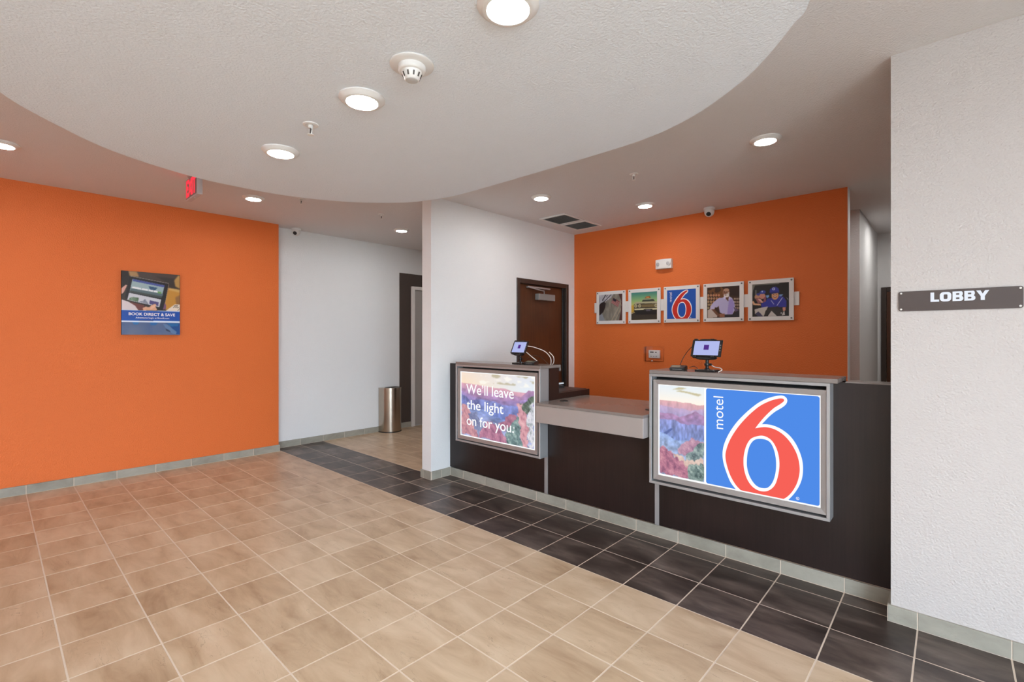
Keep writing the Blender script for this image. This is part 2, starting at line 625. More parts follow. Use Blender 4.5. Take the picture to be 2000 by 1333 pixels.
# ================================================================== the setting
# ---- floor with its single tiles
G = 0.0055
floor = struct('floor', B(XH - 0.15, XE + 0.15, YS - 0.15, YN + 0.15, -0.12, -0.0007), 'grout',
               'tiled lobby floor of beige squares crossed by a dark tile band', 'floor')


def proj(x, y, z):
    f, s, c = 935.63, math.sin(0.75038), math.cos(0.75038)
    Z = -x * s + y * c
    if Z < 0.2: return None
    return 985.19 + f * (x * c + y * s) / Z, 659.58 + f * (1.39 - z) / Z, Z


cells = {'floor_tile': [], 'dark_floor_tile': []}
for i in range(-22, 13):
    for k in range(-19, 20):
        x0, x1 = GX + i * T, GX + (i + 1) * T
        y0, y1 = (GY + k * T, GY + (k + 1) * T) if k >= 0 else (GY + k * TY, GY + (k + 1) * TY)
        sx = SH * ((y0 + y1) / 2 - GY) if k < 0 else 0.0
        x0 += sx; x1 += sx
        y0 = max(y0, YS); y1 = min(y1, YN)
        x0 = max(x0, XO if k < 0 else XH); x1 = min(x1, XE)
        kind = 'dark_floor_tile' if k in (0, 1) else 'floor_tile'
        if k >= 2:
            if x0 < XW2:
                x1 = min(x1, XW2)
            elif k == 2 and x1 > XW and x0 < -0.216:
                x0 = max(x0, XW); x1 = min(x1, -0.216); y1 = YC; kind = 'dark_floor_tile'
            else:
                continue
        if x1 - x0 < 0.012 or y1 - y0 < 0.012: continue
        cx, cy = (x0 + x1) / 2, (y0 + y1) / 2
        p = proj(cx, cy, 0)
        vis = p is not None and -60 < p[0] < 2060 and p[1] < 1400 and not (p[0] > 860 and k >= 3)
        cells[kind].append((0 if vis else 1, p[2] if p else 99, x0, x1, y0, y1, SH if k < 0 else 0.0))


def tile_bm(w, d, sh=0.0):
    bm = bmesh.new()
    b, t = 0.0012, 0.0
    lo = [(-w / 2, -d / 2), (w / 2, -d / 2), (w / 2, d / 2), (-w / 2, d / 2)]
    v0 = [bm.verts.new((x, y, -0.006)) for x, y in lo]
    v1 = [bm.verts.new((x, y, -b)) for x, y in lo]
    v2 = [bm.verts.new((x - math.copysign(b, x), y - math.copysign(b, y), t)) for x, y in lo]
    for a, c in ((v0, v1), (v1, v2)):
        for q in range(4):
            r = (q + 1) % 4
            bm.faces.new((a[q], a[r], c[r], c[q]))
    bm.faces.new(v2)
    if sh:
        for v in bm.verts: v.co.x += sh * v.co.y
    return bm


def mesh_from(bm, name, mat):
    me = bpy.data.meshes.new(name); bm.to_mesh(me); bm.free(); me.materials.append(M[mat]); return me


full = {}
for kind, mat in (('floor_tile', 'tile'), ('dark_floor_tile', 'dark_tile')):
    lst = sorted(cells[kind])
    rest = bmesh.new()
    full_me = mesh_from(tile_bm(T - G, TY - G, SH), kind, mat) if kind == 'floor_tile' else mesh_from(tile_bm(T - G, T - G), kind, mat)
    fd = TY if kind == 'floor_tile' else T
    for n_, (hid, _, x0, x1, y0, y1, sh) in enumerate(lst):
        w, d = x1 - x0, y1 - y0
        if n_ < 300 and not hid:
            whole = abs(w - T) < 1e-4 and abs(d - fd) < 1e-4
            me = full_me if whole else mesh_from(tile_bm(w - G, d - G, sh), kind, mat)
            o = bpy.data.objects.new(kind, me)
            o.parent = floor
            o.location = Vector(((x0 + x1) / 2, (y0 + y1) / 2, random.uniform(-0.0001, 0.0003))) - floor.location
            COL.objects.link(o)
        else:
            t_ = tile_bm(w - G, d - G, sh)
            bmesh.ops.translate(t_, verts=t_.verts, vec=((x0 + x1) / 2, (y0 + y1) / 2, 0))
            tmp = bpy.data.meshes.new('tmp'); t_.to_mesh(tmp); t_.free(); rest.from_mesh(tmp); bpy.data.meshes.remove(tmp)
    if len(rest.verts):
        o = obj('far_' + kind + 's', rest, mat, floor)
        o['kind'] = 'stuff'

# ---- walls
struct('wall_left', B(XH - 0.15, XO, YS, 2.40, -0.05, C), 'orange', 'bright orange painted wall with the poster on it', 'wall')
struct('wall_hall', B(XH - 0.15, XH, 2.40, YN, -0.05, C), 'white_wall', 'white hallway wall behind the steel bin', 'wall')
bm = bmesh.new()
DY0, DY1, DZ = 4.187, 5.215, 2.09
box(bm, XW2, XW, YW, DY0, -0.05, C); box(bm, XW2, XW, DY1, YB + 0.11, -0.05, C); box(bm, XW2, XW, DY0, DY1, DZ, C)
struct('wall_partition', bm, 'white_wall', 'white partition wall ending beside the counter, with a brown door', 'wall')
XBE = -0.694
struct('wall_back', B(XW, XBE, YB, YB + 0.11, -0.05, C), 'orange', 'deep orange wall behind the reception counter', 'wall')
struct('trim_1', B(XBE, XBE + 0.004, YB - 0.001, YB + 0.11, -0.05, C), 'white_wall', 'white painted end of the orange wall behind the counter', 'wall end')
struct('wall_corridor', B(XW2, -0.72, 6.386, YN, -0.05, C), 'white_wall', 'white corridor wall seen past the orange wall', 'wall')
struct('wall_north', B(XH - 0.15, XE + 0.15, YN, YN + 0.15, -0.05, C), 'white_wall', 'far white wall at the end of the corridor', 'wall')
struct('wall_right', B(-0.216, XE, YL, YL + 0.16, -0.05, C), 'lobby_wall_dimmed', 'textured white wall carrying the brown lobby sign', 'wall')
WE0, WE1 = -3.10, 0.55            # east window, along y
bm = bmesh.new()
box(bm, XE, XE + 0.15, WE1, YN, -0.05, C); box(bm, XE, XE + 0.15, YS, WE1, -0.05, 0.1); box(bm, XE, XE + 0.15, YS, WE1, 2.42, C)
box(bm, XE, XE + 0.15, YS, WE0, 0.1, 2.42)
struct('wall_east', bm, 'white_wall', 'white wall right of the camera with a shopfront window', 'wall')
struct('wall_south', B(XH - 0.15, XE + 0.15, YS - 0.15, YS, -0.05, C), 'white_wall', 'white wall behind the camera', 'wall')


def shopfront(name, label, axis, c, a0, a1, n):
    """aluminium glazing with n bays in the wall plane x = c or y = c"""
    bx = (lambda bm, a, b, d0, d1, z0, z1: box(bm, d0, d1, a, b, z0, z1)) if axis == 'y' else (lambda bm, a, b, d0, d1, z0, z1: box(bm, a, b, d0, d1, z0, z1))
    mid = ((a0 + a1) / 2)
    win = thing(name, (c, mid, 0.1) if axis == 'y' else (mid, c, 0.1), label, 'window')
    win['kind'] = 'structure'
    ys = [a0 + (a1 - a0) * k / n for k in range(n + 1)]
    bm = bmesh.new()
    for y in ys: bx(bm, max(a0, y - 0.025), min(a1, y + 0.025), c - 0.03, c + 0.03, 0.1, 2.42)
    for z in (0.125, 0.95, 2.395): bx(bm, a0, a1, c - 0.03, c + 0.03, z - 0.025, z + 0.025)
    obj('window_frame', bm, 'alu', win)
    for a, b in zip(ys, ys[1:]):
        for z0, z1 in ((0.15, 0.925), (0.975, 2.37)):
            bm = bmesh.new(); bx(bm, a + 0.025, b - 0.025, c - 0.003, c + 0.003, z0, z1)
            obj('pane', bm, 'pane', win)


shopfront('window_1', 'aluminium shopfront window right of the camera', 'y', XE + 0.06, WE0, WE1, 3)
struct('ground', B(-40, 60, -60, 40, -0.5, -0.2), 'concrete', 'pale concrete pavement outside the window', 'ground')

# ---- ceilings
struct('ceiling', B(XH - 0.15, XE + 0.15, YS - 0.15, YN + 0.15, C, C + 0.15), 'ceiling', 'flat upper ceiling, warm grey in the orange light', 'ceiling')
sof_pts = [(-0.321, 1.737), (-0.387, 1.835), (-0.508, 1.984), (-0.642, 2.111), (-0.9, 2.274), (-1.2, 2.36), (-1.692, 2.372), (-2.168, 2.366), (-2.6, 2.352),
           (-2.815, 2.318), (-2.959, 2.268), (-3.118, 2.189), (-3.341, 1.981), (-3.505, 1.726), (-3.607, 1.442), (-3.633, 1.127), (-3.607, 0.85),
           (-3.458, 0.481), (-3.233, 0.226), (-2.975, 0.027), (-2.6, -0.1), (-2.1, -0.15), (-1.69, -0.15), (-1.2, -0.13), (-0.82, -0.04),
           (-0.5, 0.17), (-0.27, 0.5), (-0.17, 0.9), (-0.18, 1.3)]
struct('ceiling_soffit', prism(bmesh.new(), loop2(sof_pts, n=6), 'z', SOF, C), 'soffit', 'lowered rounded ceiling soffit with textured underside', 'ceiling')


# ---- base tiles along the walls
def base_run(name, label, axis, const, sign, a0, a1, phase, h=BH, T=T):
    """tiles of pitch T along x or y, standing proud of the wall by 15 mm"""
    th = 0.013
    f0, f1 = (const, const + sign * 0.0115)
    lo, hi = min(f0, f1), max(f0, f1)
    bm = B(lo, hi, a0, a1, 0.0, h - 0.002) if axis == 'y' else B(a0, a1, lo, hi, 0.0, h - 0.002)
    root = struct(name, bm, 'grout', label, 'baseboard')
    g = 0.002
    k = math.floor((a0 - phase) / T)
    c0, c1 = min(const, const + sign * th), max(const, const + sign * th)
    while phase + k * T < a1:
        s, e = max(a0, phase + k * T), min(a1, phase + (k + 1) * T)
        k += 1
        if e - s < 0.01: continue
        b_ = B(c0, c1, s + g, e - g, 0.002, h, 0.0012) if axis == 'y' else B(s + g, e - g, c0, c1, 0.002, h, 0.0012)
        obj('base_tile', b_, 'base_tile', root)
    return root


base_run('baseboard_left', 'row of grey base tiles under the orange poster wall', 'y', XO, 1, YS, 2.413, GY, T=TY)
base_run('baseboard_hall', 'row of grey base tiles along the white hallway wall', 'y', XH, 1, 2.413, 4.47, GY)
base_run('baseboard_partition_end', 'short grey base tiles across the end of the white partition', 'x', YW, -1, XW2 - 0.013, XW + 0.013, GX)
base_run('baseboard_partition_side', 'short grey base tiles between partition end and counter', 'y', XW, 1, YW, YC, YW + 0.12)
base_run('baseboard_counter', 'long row of grey base tiles under the dark counter', 'x', YC + 0.012, -1, XW + 0.013, -0.216, GX)
base_run('baseboard_right', 'row of grey base tiles under the lobby sign wall', 'x', YL, -1, -0.229, XE, GX)
base_run('baseboard_right_end', 'single grey base tile round the end of the lobby sign wall', 'y', -0.216, -1, YL, YL + 0.16, YL)

# ---- doors
d1 = thing('door_1', (XW, (DY0 + DY1) / 2, 0), 'dark brown wooden staff door in the white partition behind the counter', 'door')
d1['kind'] = 'structure'
bm = bmesh.new()
fw = 0.055
box(bm, XW2 - 0.005, XW + 0.012, DY0, DY0 + fw, 0, DZ, 0.003); box(bm, XW2 - 0.005, XW + 0.012, DY1 - fw, DY1, 0, DZ, 0.003)
box(bm, XW2 - 0.005, XW + 0.012, DY0 + fw, DY1 - fw, DZ - fw, DZ, 0.003)
obj('door_frame', bm, 'door_frame', d1)
leaf = obj('door_leaf', B(XW - 0.085, XW - 0.04, DY0 + fw + 0.002, DY1 - fw - 0.002, 0.01, DZ - fw - 0.003, 0.002), 'door_wood', d1)
obj('door_closer', B(XW - 0.04, XW + 0.022, 4.575, 4.905, 1.852, 1.93, 0.006, 2), 'grey_plastic', leaf)
bm = bmesh.new()
box(bm, XW - 0.036, XW + 0.005, 4.40, 4.83, 1.99, 2.01, 0.003)
tube(bm, [(XW + 0.0, 4.42, 1.995), (XW + 0.02, 4.55, 1.975), (XW + 0.02, 4.68, 1.965), (XW + 0.005, 4.70, 1.925)], 0.008)
obj('closer_arm', bm, 'alu', leaf, smooth=True)
obj('door_stop', B(XW - 0.04, XW - 0.02, DY1 - fw - 0.035, DY1 - fw, 0, DZ - fw, 0.002), 'black', d1)

brown = struct('trim_2', B(XH, XH + 0.004, 4.262, 6.0, BH, 2.381), 'brown_paint', 'dark brown painted band around the hallway door', 'painted panel')
d2 = thing('door_2', (XH, 5.0, 0), 'grey door with white frame in the brown band of the hallway', 'door')
d2['kind'] = 'structure'
bm = bmesh.new()
box(bm, XH + 0.004, XH + 0.045, 4.471, 4.525, 0, 2.186, 0.004); box(bm, XH + 0.004, XH + 0.045, 5.5, 5.554, 0, 2.186, 0.004)
box(bm, XH + 0.004, XH + 0.045, 4.525, 5.5, 2.135, 2.186, 0.004)
obj('door_frame', bm, 'trim_white', d2)
obj('door_leaf', B(XH + 0.004, XH + 0.014, 4.527, 5.498, 0.012, 2.133), plain('grey_door_paint', rgb(172, 166, 162), 0.5), d2)

d3 = thing('door_3', (-0.2, YN, 0), 'dark brown door at the end of the corridor', 'door')
d3['kind'] = 'structure'
bm = bmesh.new()
box(bm, -0.68, -0.625, YN - 0.03, YN, 0, 2.055, 0.003); box(bm, 0.27, 0.325, YN - 0.03, YN, 0, 2.055, 0.003); box(bm, -0.625, 0.27, YN - 0.03, YN, 2.0, 2.055, 0.003)
obj('door_frame', bm, 'door_frame', d3)
lf = obj('door_leaf', B(-0.623, 0.268, YN - 0.014, YN - 0.001, 0.01, 1.998), 'door_wood', d3)
bm = bmesh.new(); lathe(bm, [(0.026, 0), (0.026, -0.01), (0.012, -0.012), (0.012, -0.05), (0.028, -0.055), (0.03, -0.07), (0.02, -0.085)], 16, (-0.555, YN - 0.014, 1.0), 'y')
obj('door_knob', bm, 'black', lf, smooth=True)


# ================================================================== ceiling fittings
def make_downlight(z, x, y, label, grp):
    r = thing('downlight', (x, y, z), label, 'ceiling light', grp)
    bm = bmesh.new()
    lathe(bm, [(0.0985, 0.0), (0.0985, -0.005), (0.094, -0.009), (0.083, -0.019), (0.079, -0.021), (0.068, -0.021), (0.0665, -0.018), (0.0665, -0.012)], 48, cap0=True, cap1=True)
    obj('trim_ring', bm, 'white_plastic', r, smooth=True, local=True)
    bm = bmesh.new(); lathe(bm, [(0.066, -0.016), (0.064, -0.0185), (0.05, -0.0205), (0.02, -0.0215)], 40)
    obj('lens', bm, 'lens', r, smooth=True, local=True)
    return r


dl = make_downlight(SOF, -1.891, 1.112, 'round downlight in the soffit beside the smoke detector', 'downlights')
for x, y, z, lb in ((-2.756, 1.112, SOF, 'round downlight in the soffit nearest the exit sign, past the sprinkler'),
                    (-1.021, 1.112, SOF, 'largest round downlight in the soffit, cut by the top of the picture'),
                    (-0.946, 3.681, C, 'round downlight in the upper ceiling nearest the lobby sign wall'),
                    (-2.948, 3.692, C, 'round downlight in the upper ceiling before the two vents'),
                    (-2.327, 4.642, C, 'round downlight between vents and security camera, near the orange back wall'),
                    (-5.035, 1.769, C, 'round downlight between exit sign and orange poster wall'),
                    (-5.154, 3.592, C, 'round downlight over the hallway in front of the bin'),
                    (-4.94, 0.053, C, 'round downlight at the far left edge of the picture')):
    dup(dl, (x, y, z), lb)
# same downlights out of the picture; the second is added to brighten the corridor
for x, y, z, lb in ((-0.3, 7.1, C, 'round downlight lighting the back corridor'), (-0.2, 5.9, C, 'unseen downlight added behind the lobby sign wall to brighten the corridor'), (-5.1, 5.6, C, 'round downlight deep in the hallway'),
                    (1.2, 1.2, C, 'round downlight in the ceiling right of the camera'), (-1.9, -1.6, C, 'round downlight in the ceiling behind the camera')):
    dup(dl, (x, y, z), lb)

# smoke detector
sd = thing('smoke_detector', (-1.518, 1.106, SOF), 'white smoke detector with slotted dome on the soffit', 'smoke detector')
bm = bmesh.new(); lathe(bm, [(0.084, 0), (0.084, -0.004), (0.08, -0.007), (0.05, -0.008)], 48)
obj('base_plate', bm, 'white_plastic', sd, smooth=True, local=True)
bm = bmesh.new(); lathe(bm, [(0.052, -0.007), (0.053, -0.022), (0.05, -0.028), (0.046, -0.03)], 48)
obj('body', bm, 'white_plastic', sd, smooth=True, local=True)
bm = bmesh.new(); lathe(bm, [(0.04, -0.029), (0.038, -0.036), (0.029, -0.056), (0.025, -0.06)], 40)
dome = obj('sensor_dome', bm, 'white_plastic', sd, smooth=True, local=True)
bm = bmesh.new(); lathe(bm, [(0.0225, -0.0595), (0.0225, -0.0615), (0.019, -0.0625)], 32)
obj('dome_cap', bm, plain('pale_grey_plastic', rgb(200, 198, 196), 0.45), dome, smooth=True, local=True)
for k in range(10):
    a = 2 * PI * k / 10 + 0.2
    bm = B(-0.003, 0.003, -0.0012, 0.0016, -0.008, 0.008)
    bmesh.ops.transform(bm, matrix=Matrix.Translation((0.0345 * math.cos(a), 0.0345 * math.sin(a), -0.045)) @ Matrix.Rotation(a + PI / 2, 4, 'Z') @ Matrix.Rotation(0.42, 4, 'X'), verts=bm.verts)
    obj('vent_slot', bm, 'vent_dark', dome, local=True)


# sprinklers
def make_sprinkler(x, y, z, label):
    r = thing('fire_sprinkler', (x, y, z), label, 'sprinkler', 'fire sprinklers')
    bm = bmesh.new(); lathe(bm, [(0.037, 0), (0.036, -0.004), (0.026, -0.007), (0.02, -0.004)], 32)
    obj('escutcheon', bm, 'white_plastic', r, smooth=True, local=True)
    bm = bmesh.new(); lathe(bm, [(0.012, -0.003), (0.012, -0.018), (0.009, -0.02)], 16)
    obj('body', bm, 'white_plastic', r, smooth=True, local=True)
    for s in (-1, 1):
        bm = bmesh.new(); tube(bm, crv([(0.010 * s, 0, -0.016), (0.014 * s, 0, -0.028), (0.010 * s, 0, -0.042), (0.002 * s, 0, -0.05)], 4), 0.0026, 6)
        obj('frame_arm', bm, 'white_plastic', r, smooth=True, local=True)
    bm = bmesh.new(); lathe(bm, [(0.004, -0.019), (0.004, -0.048)], 10)
    obj('bulb', bm, 'vent_dark', r, smooth=True, local=True)
    bm = bmesh.new(); lathe(bm, [(0.006, -0.049), (0.016, -0.051), (0.016, -0.053), (0.003, -0.054)], 12)
    obj('deflector', bm, 'white_plastic', r, smooth=True, local=True)
    return r


sp = make_sprinkler(-2.307, 1.075, SOF, 'fire sprinkler on the soffit between two downlights')
dup(sp, (-1.96, 3.706, C), 'fire sprinkler on the upper ceiling above the counter')
dup(sp, (-4.675, 2.991, C), 'fire sprinkler on the hallway ceiling in front of the partition')
dup(sp, (-4.734, 2.11, C), 'fire sprinkler half hidden behind the soffit edge')

# air vents
for (x0, x1, y0, y1, lb) in ((-3.5, -3.135, 4.345, 4.725, 'square ceiling air vent nearer the camera'), (-3.5, -3.14, 4.765, 5.12, 'square ceiling air vent nearer the orange wall')):
    v = thing('air_vent', ((x0 + x1) / 2, (y0 + y1) / 2, C), lb, 'vent', 'ceiling air vents')
    bm = bmesh.new(); w = 0.028
    box(bm, x0, x1, y0, y0 + w, C - 0.012, C, 0.003); box(bm, x0, x1, y1 - w, y1, C - 0.012, C, 0.003)
    box(bm, x0, x0 + w, y0 + w, y1 - w, C - 0.012, C, 0.003); box(bm, x1 - w, x1, y0 + w, y1 - w, C - 0.012, C, 0.003)
    obj('frame', bm, 'white_plastic', v)
    obj('backing', B(x0 + w, x1 - w, y0 + w, y1 - w, C - 0.003, C - 0.001), 'vent_dark', v)
    n_ = 14
    for k in range(n_):
        yy = y0 + w + (y1 - y0 - 2 * w) * (k + 0.5) / n_
        bm = B(x0 + w, x1 - w, -0.008, 0.008, -0.0008, 0.0008)
        bmesh.ops.transform(bm, matrix=Matrix.Translation((0, yy, C - 0.0075)) @ Matrix.Rotation(0.5, 4, 'X'), verts=bm.verts)
        obj('slat', bm, 'grey_plastic', v)

# exit sign
ex = thing('exit_sign', (-4.685, 1.175, 2.57), 'red lit EXIT sign hanging under the ceiling behind the soffit', 'exit sign')
obj('housing', B(-4.85, -4.521, 1.153, 1.195, 2.57, 2.75, 0.006, 2), 'exit_box', ex, smooth=True)
obj('face_plate', B(-4.84, -4.531, 1.1524, 1.1535, 2.578, 2.742), plain('exit_face_grey', rgb(150, 120, 124), 0.4), ex)
obj('canopy', B(-4.76, -4.61, 1.145, 1.205, 2.75, C, 0.004), 'exit_box', ex)
obj('exit_letters', text('EXIT', (-4.825, -4.545, 2.592, 2.735), planeY(1.1512), 0.002, 0.035), 'exit_red', ex)
bm = bmesh.new(); lathe(bm, [(0.006, 0), (0.006, -0.004), (0.003, -0.006)], 12, (-4.66, 1.174, 2.57)); obj('test_button', bm, 'white_plastic', ex, smooth=True)


# security cameras
def make_camera(loc, label, look):
    r = thing('security_camera', loc, label, 'camera', 'dome security cameras')
    bm = bmesh.new(); lathe(bm, [(0.055, 0), (0.057, -0.008), (0.057, -0.02), (0.052, -0.024)], 36)
    obj('mount_ring', bm, 'white_plastic', r, smooth=True, local=True)
    bm = bmesh.new()
    prof = [(0.05, -0.022)] + [(0.05 * math.cos(t), -0.045 - 0.05 * math.sin(t)) for t in np.linspace(0.0, 1.45, 12)]
    lathe(bm, prof, 36)
    ball = obj('camera_ball', bm, 'white_plastic', r, smooth=True, local=True)
    d = Vector(look).normalized()
    q = d.to_track_quat('Z', 'Y').to_matrix().to_4x4()
    c = Vector((0, 0, -0.045))
    bm = bmesh.new(); lathe(bm, [(0.032, 0.03), (0.031, 0.046), (0.026, 0.049), (0.024, 0.047)], 28)
    bmesh.ops.transform(bm, matrix=Matrix.Translation(c) @ q, verts=bm.verts); obj('lens_ring', bm, 'white_plastic', ball, smooth=True, local=True)
    bm = bmesh.new(); lathe(bm, [(0.0235, 0.03), (0.0235, 0.048), (0.018, 0.052), (0.008, 0.054)], 28)
    bmesh.ops.transform(bm, matrix=Matrix.Translation(c) @ q, verts=bm.verts); obj('camera_lens', bm, 'black', ball, smooth=True, local=True)
    return r


make_camera((-1.885, 5.225, C), 'white dome security camera under the ceiling at the orange back wall', (0.15, -1, -0.75))
make_camera((-6.07, 2.64, C), 'white dome security camera under the ceiling at the hallway wall', (0.75, -0.72, -0.55))


# ================================================================== reception counter
PF = YC + 0.004                   # front of the dark panels
XL1, XR0, XR1 = -2.458, -1.507, -0.474
cl = thing('counter_unit', (-3.08, 3.4, 0), 'dark wood reception counter unit under the lit sign with white words', 'counter', 'reception counter units')
obj('front_panel', B(XW + 0.001, -2.494, PF, PF + 0.02, BH + 0.006, 1.13), 'laminate', cl)
obj('edge_strip', B(-2.494, -2.462, PF - 0.005, PF + 0.012, BH + 0.002, 1.13), 'alu', cl)
bm = bmesh.new()
prism(bm, [(PF + 0.021, 0.0), (3.80, 0.0), (3.80, 0.912), (3.325, 0.912), (3.325, 1.128), (PF + 0.021, 1.128)], 'x', -2.492, -2.461)
obj('side_panel', bm, 'laminate_flat', cl)
obj('inner_panel', B(XW + 0.001, -2.494, 3.305, 3.325, 0.916, 1.128), 'laminate_flat', cl)
obj('work_surface', B(XW + 0.001, -2.494, PF + 0.021, 3.80, 0.884, 0.915, 0.002), 'laminate_flat', cl)
obj('rear_panel', B(XW + 0.02, -2.494, 3.74, 3.76, 0.0, 0.883), 'laminate_flat', cl)

cm = thing('counter_unit', (-1.985, 3.3, 0), 'low dark wood middle counter unit with overhanging light grey box fascia', 'counter', 'reception counter units')
obj('front_panel', B(-2.461, -1.515, PF, PF + 0.02, BH + 0.006, 0.842), 'laminate', cm)
obj('fascia_box', B(-2.452, -1.518, 3.0, PF - 0.0055, 0.705, 0.842, 0.002), 'fascia', cm)

cr_ = thing('counter_unit', (-0.86, 3.4, 0), 'long dark wood counter unit under the sign with the large numeral', 'counter', 'reception counter units')
obj('edge_strip', B(-1.515, -1.485, PF - 0.005, PF + 0.012, BH + 0.002, 1.14), 'alu', cr_)
obj('front_panel', B(-1.485, -0.218, PF, PF + 0.02, BH + 0.006, 1.143), 'laminate', cr_)
obj('cap_strip', B(-0.42, -0.218, PF - 0.001, 3.325, 1.143, 1.149), 'slab', cr_)
obj('side_panel', B(-1.513, -1.486, PF + 0.021, 3.80, 0.0, 0.84), 'laminate_flat', cr_)
obj('inner_panel', B(-1.485, -0.218, 3.305, 3.325, 0.3, 1.142), 'laminate_flat', cr_)

desk = thing('desk_top', (-1.985, 3.36, 0.842), 'low grey-brown desk top with two black cable grommets', 'worktop')
obj('desk_slab', B(-2.455, -1.516, 2.997, 3.735, 0.8425, 0.863, 0.002), 'slab', desk)
for gx, gy in ((-2.345, 3.24), (-1.60, 3.27)):
    bm = bmesh.new(); lathe(bm, [(0.034, 0.8625), (0.034, 0.866), (0.03, 0.8675), (0.024, 0.866)], 28, (gx, gy, 0))
    g = obj('grommet', bm, 'black', desk, smooth=True)
    obj('grommet_slot', B(gx - 0.012, gx + 0.012, gy + 0.004, gy + 0.02, 0.8655, 0.868), 'black_gap', g)

YF = YC - 0.10                    # front of the light boxes
for nm, x0, x1, z0, lb in (('transaction_ledge', -3.503, XL1, 1.131, 'narrow grey-brown counter top over the lit sign with white words'),
                           ('transaction_ledge', XR0, -0.44, 1.144, 'narrow grey-brown counter top over the lit sign with the large numeral')):
    t = thing(nm, ((x0 + x1) / 2, 3.2, z0), lb, 'worktop', 'upper counter tops')
    obj('slab', B(x0, x1, YF - 0.002, 3.338, z0, z0 + 0.024, 0.0015), 'slab', t)
    obj('end_lip', B(x0, x1, 3.339, 3.35, z0 - 0.03, z0 + 0.024, 0.001), 'slab', t)


def ring_bars(x0, x1, z0, z1, w, y0, y1, bev=0.0):
    bm = bmesh.new()
    box(bm, x0, x1, y0, y1, z1 - w, z1, bev); box(bm, x0, x1, y0, y1, z0, z0 + w, bev)
    box(bm, x0, x0 + w, y0, y1, z0 + w, z1 - w, bev); box(bm, x1 - w, x1, y0, y1, z0 + w, z1 - w, bev)
    return bm


def bevel_frame(x0, x1, z0, z1, w, yo, yi, yb):
    """mitred picture frame sloping from outer y (yo) to inner y (yi)"""
    bm = bmesh.new()
    o = [(x0, z0), (x1, z0), (x1, z1), (x0, z1)]
    i = [(x0 + w, z0 + w), (x1 - w, z0 + w), (x1 - w, z1 - w), (x0 + w, z1 - w)]
    vb = [bm.verts.new((x, yb, z)) for x, z in o]; vo = [bm.verts.new((x, yo, z)) for x, z in o]
    vi = [bm.verts.new((x, yi, z)) for x, z in i]; vj = [bm.verts.new((x, yb, z)) for x, z in i]
    for a, b in ((vb, vo), (vo, vi), (vi, vj), (vj, vb)):
        for k in range(4):
            m = (k + 1) % 4
            bm.faces.new((a[k], a[m], b[m], b[k]))
    bmesh.ops.recalc_face_normals(bm, faces=bm.faces)
    return bm


def light_box(label, x0, x1, z0, z1, silver, panel):
    r = thing('light_box_sign', ((x0 + x1) / 2, YC - 0.05, z0), label, 'sign', 'lit counter signs')
    obj('outer_frame', ring_bars(x0, x1, z0, z1, 0.0165, YF - 0.004, PF - 0.006, 0.0015), 'alu', r)
    obj('channel_back', B(x0 + 0.021, x1 - 0.021, PF - 0.03, PF - 0.012, z0 + 0.021, z1 - 0.021), 'black_gap', r)
    sx0, sx1, sz0, sz1 = silver
    obj('inner_frame', bevel_frame(sx0, sx1, sz0, sz1, 0.031, YF + 0.0, YF + 0.006, PF - 0.03), 'alu_dark', r)
    px0, px1, pz0, pz1 = panel
    obj('light_panel', B(px0 - 0.004, px1 + 0.004, YF + 0.010, YF + 0.014, pz0 - 0.004, pz1 + 0.004), 'glow_white', r)
    return r


PY = YF + 0.0095                  # face of the lit sheets


# ---- the canyon photograph, two croppings
def ridge(P, pts, rough, seed, f=14):
    x = [q[0] for q in pts]; y = [q[1] for q in pts]
    n = P.noise(f, 1, 4, seed)[0] - 0.5
    return np.interp(P.U[0], x, y) + rough * n


def fill_below(P, top, c_hi, c_lo, depth, streak=0.25, seed=1, fx=18, fy=14, op=1.0):
    m = (P.V <= top[None, :]).astype(float)
    t = np.clip((top[None, :] - P.V) / depth, 0, 1)[..., None]
    c = (np.array(c_hi) * (1 - t) + np.array(c_lo) * t) / 255
    n = P.noise(fx, fy, 4, seed)[..., None]
    c = np.clip(c * (1 + streak * 2 * (n - 0.5)), 0, 1)
    m = m[..., None] * op
    P.a = P.a * (1 - m) + c * m


def speckle(P, mask, dark, light, amt, seed, f=40):
    """broken rock and scrub: several scales of blotches, lit from one side"""
    fx, fy = f * 0.28 * P.nx / 160, f * 0.28 * P.ny / 160
    n = P.noise(fx, fy, 5, seed)
    n = (n - n.mean()) / (n.std() + 1e-6)
    sl = np.zeros_like(n); sl[:, 1:] = n[:, 1:] - n[:, :-1]; sl[1:] += (n[1:] - n[:-1]) * 0.7
    sl = sl / (sl.std() + 1e-6)
    v = 0.55 * n + 0.75 * sl
    P.mix(mask * np.clip(v * 0.55 - 0.1, 0, 1), dark, amt); P.mix(mask * np.clip(-v * 0.5 - 0.1, 0, 1), light, amt)


